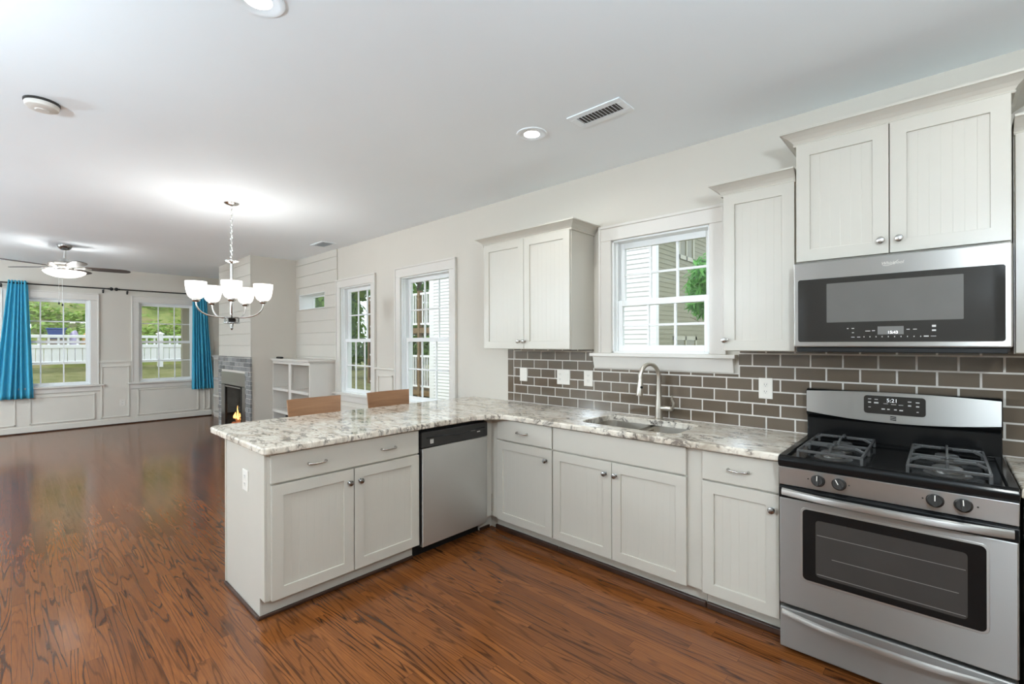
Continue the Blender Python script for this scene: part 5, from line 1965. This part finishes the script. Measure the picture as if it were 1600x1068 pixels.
# double porch at its side
PX0, PX1, PY0, PY1 = -13.6, HX0 - 0.02, 6.15, 9.5
for z in (-0.12, 1.96):
    obj('deck', bx(PX0, PX1, PY0, PY1, z - 0.18, z), M['deckwood'], nh)
    bm = new_bm()
    add_box(bm, PX0, PX1, PY0 + 0.02, PY0 + 0.08, z + 1.10, z + 1.17)
    add_box(bm, PX0, PX1, PY0 + 0.03, PY0 + 0.07, z + 0.10, z + 0.16)
    x = PX0 + 0.06
    while x < PX1:
        add_box(bm, x, x + 0.035, PY0 + 0.035, PY0 + 0.065, z + 0.14, z + 1.12)
        x += 0.125
    obj('railing', bm, M['fence'], nh)
obj('porch_back_wall', bx(PX0, PX1, PY1, PY1 + 0.1, -0.5, 1.78), M['porchwall'], nh)
for x in (-13.5, -11.9, -10.30):
    obj('porch_post', bx(x - 0.05, x + 0.05, PY0 - 0.02, PY0 + 0.12, -0.55, 3.2), M['deckwood'], nh)

# trees and shrubs
def tree(name, label, x, y, h, rad, n, leafs, mat, seed, trunk=0.14, zb=None, group=None, narrow=0.6, low=0.25):
    rg = random.Random(seed)
    z0 = gz(x, y) if zb is None else zb
    t = thing(name, label, 'tree' if name == 'tree' else 'shrub', (x, y, z0), group)
    bm = new_bm()
    pts = [(x, y, z0 - 0.05), (x + 0.06, y, z0 + h * 0.3), (x - 0.05, y + 0.05, z0 + h * 0.6), (x, y, z0 + h * 0.92)]
    add_tube(bm, pts, trunk, 9, True, [trunk * 1.2, trunk, trunk * 0.6, trunk * 0.1])
    for k in range(7):
        a = rg.uniform(0, 2 * PI)
        zz = z0 + h * rg.uniform(0.35, 0.75)
        e = Vector((x + rad * 0.7 * math.cos(a), y + rad * 0.7 * math.sin(a), zz + h * 0.14))
        add_tube(bm, [(x, y, zz), Vector((x, y, zz)).lerp(e, 0.5) + Vector((0, 0, 0.1)), e], trunk * 0.3, 6, True, [trunk * 0.4, trunk * 0.25, trunk * 0.08])
    obj('trunk', bm, M['bark'], t)
    bm = new_bm()
    cl = []
    for k in range(26):
        a, u = rg.uniform(0, 2 * PI), rg.uniform(-1, 1)
        rr = rad * rg.uniform(0.35, 0.9) * math.sqrt(max(0.05, 1 - u * u * 0.8))
        cl.append((Vector((x + rr * math.cos(a), y + rr * math.sin(a), z0 + h * (low + (1 - low) * (u + 1) / 2))), rad * rg.uniform(0.22, 0.42)))
    for k in range(n):
        c, r = cl[k % len(cl)]
        dvv = Vector((rg.gauss(0, 1), rg.gauss(0, 1), rg.gauss(0, 1))).normalized()
        leaf_quad(bm, c + dvv * r * rg.uniform(0.5, 1.0), leafs * rg.uniform(0.6, 1.3), dvv + Vector((0, 0, 0.6)), rg, narrow)
    obj('crown', bm, mat, t, kind=None)
    return t
tree('shrub', 'bright green feathery shrub outside the sink window', 0.47, 3.05, 2.95, 0.56, 3000, 0.105, M['leaf_b'], 5, 0.03, narrow=0.16, low=0.80)
tree('tree', 'leafy tree seen through the slim window beside the bookcase, nearest the house', -16.2, 6.2, 8.0, 2.2, 4200, 0.16, M['leaf'], 21, 0.18, low=0.2)
tree('tree', 'tall leafy tree behind the lawn, straight out of the transom window', -22.6, 8.4, 10.0, 3.0, 4200, 0.20, M['leaf'], 22, 0.22, low=0.1)
tree('tree', 'broad green tree at the back of the lawn, behind the nearer tree', -24.5, 15.6, 10.0, 3.0, 4200, 0.20, M['leaf'], 23, 0.2, low=0.05)
tree('tree', 'tree rising past the end of the neighboring porch', -18.6, 12.2, 11.0, 2.5, 4200, 0.20, M['leaf'], 24, 0.2, low=0.05)
tree('tree', 'far tree closing the view between the lawn trees', -31.0, 14.6, 12.0, 3.2, 4200, 0.26, M['leaf'], 25, 0.25, low=0.0)
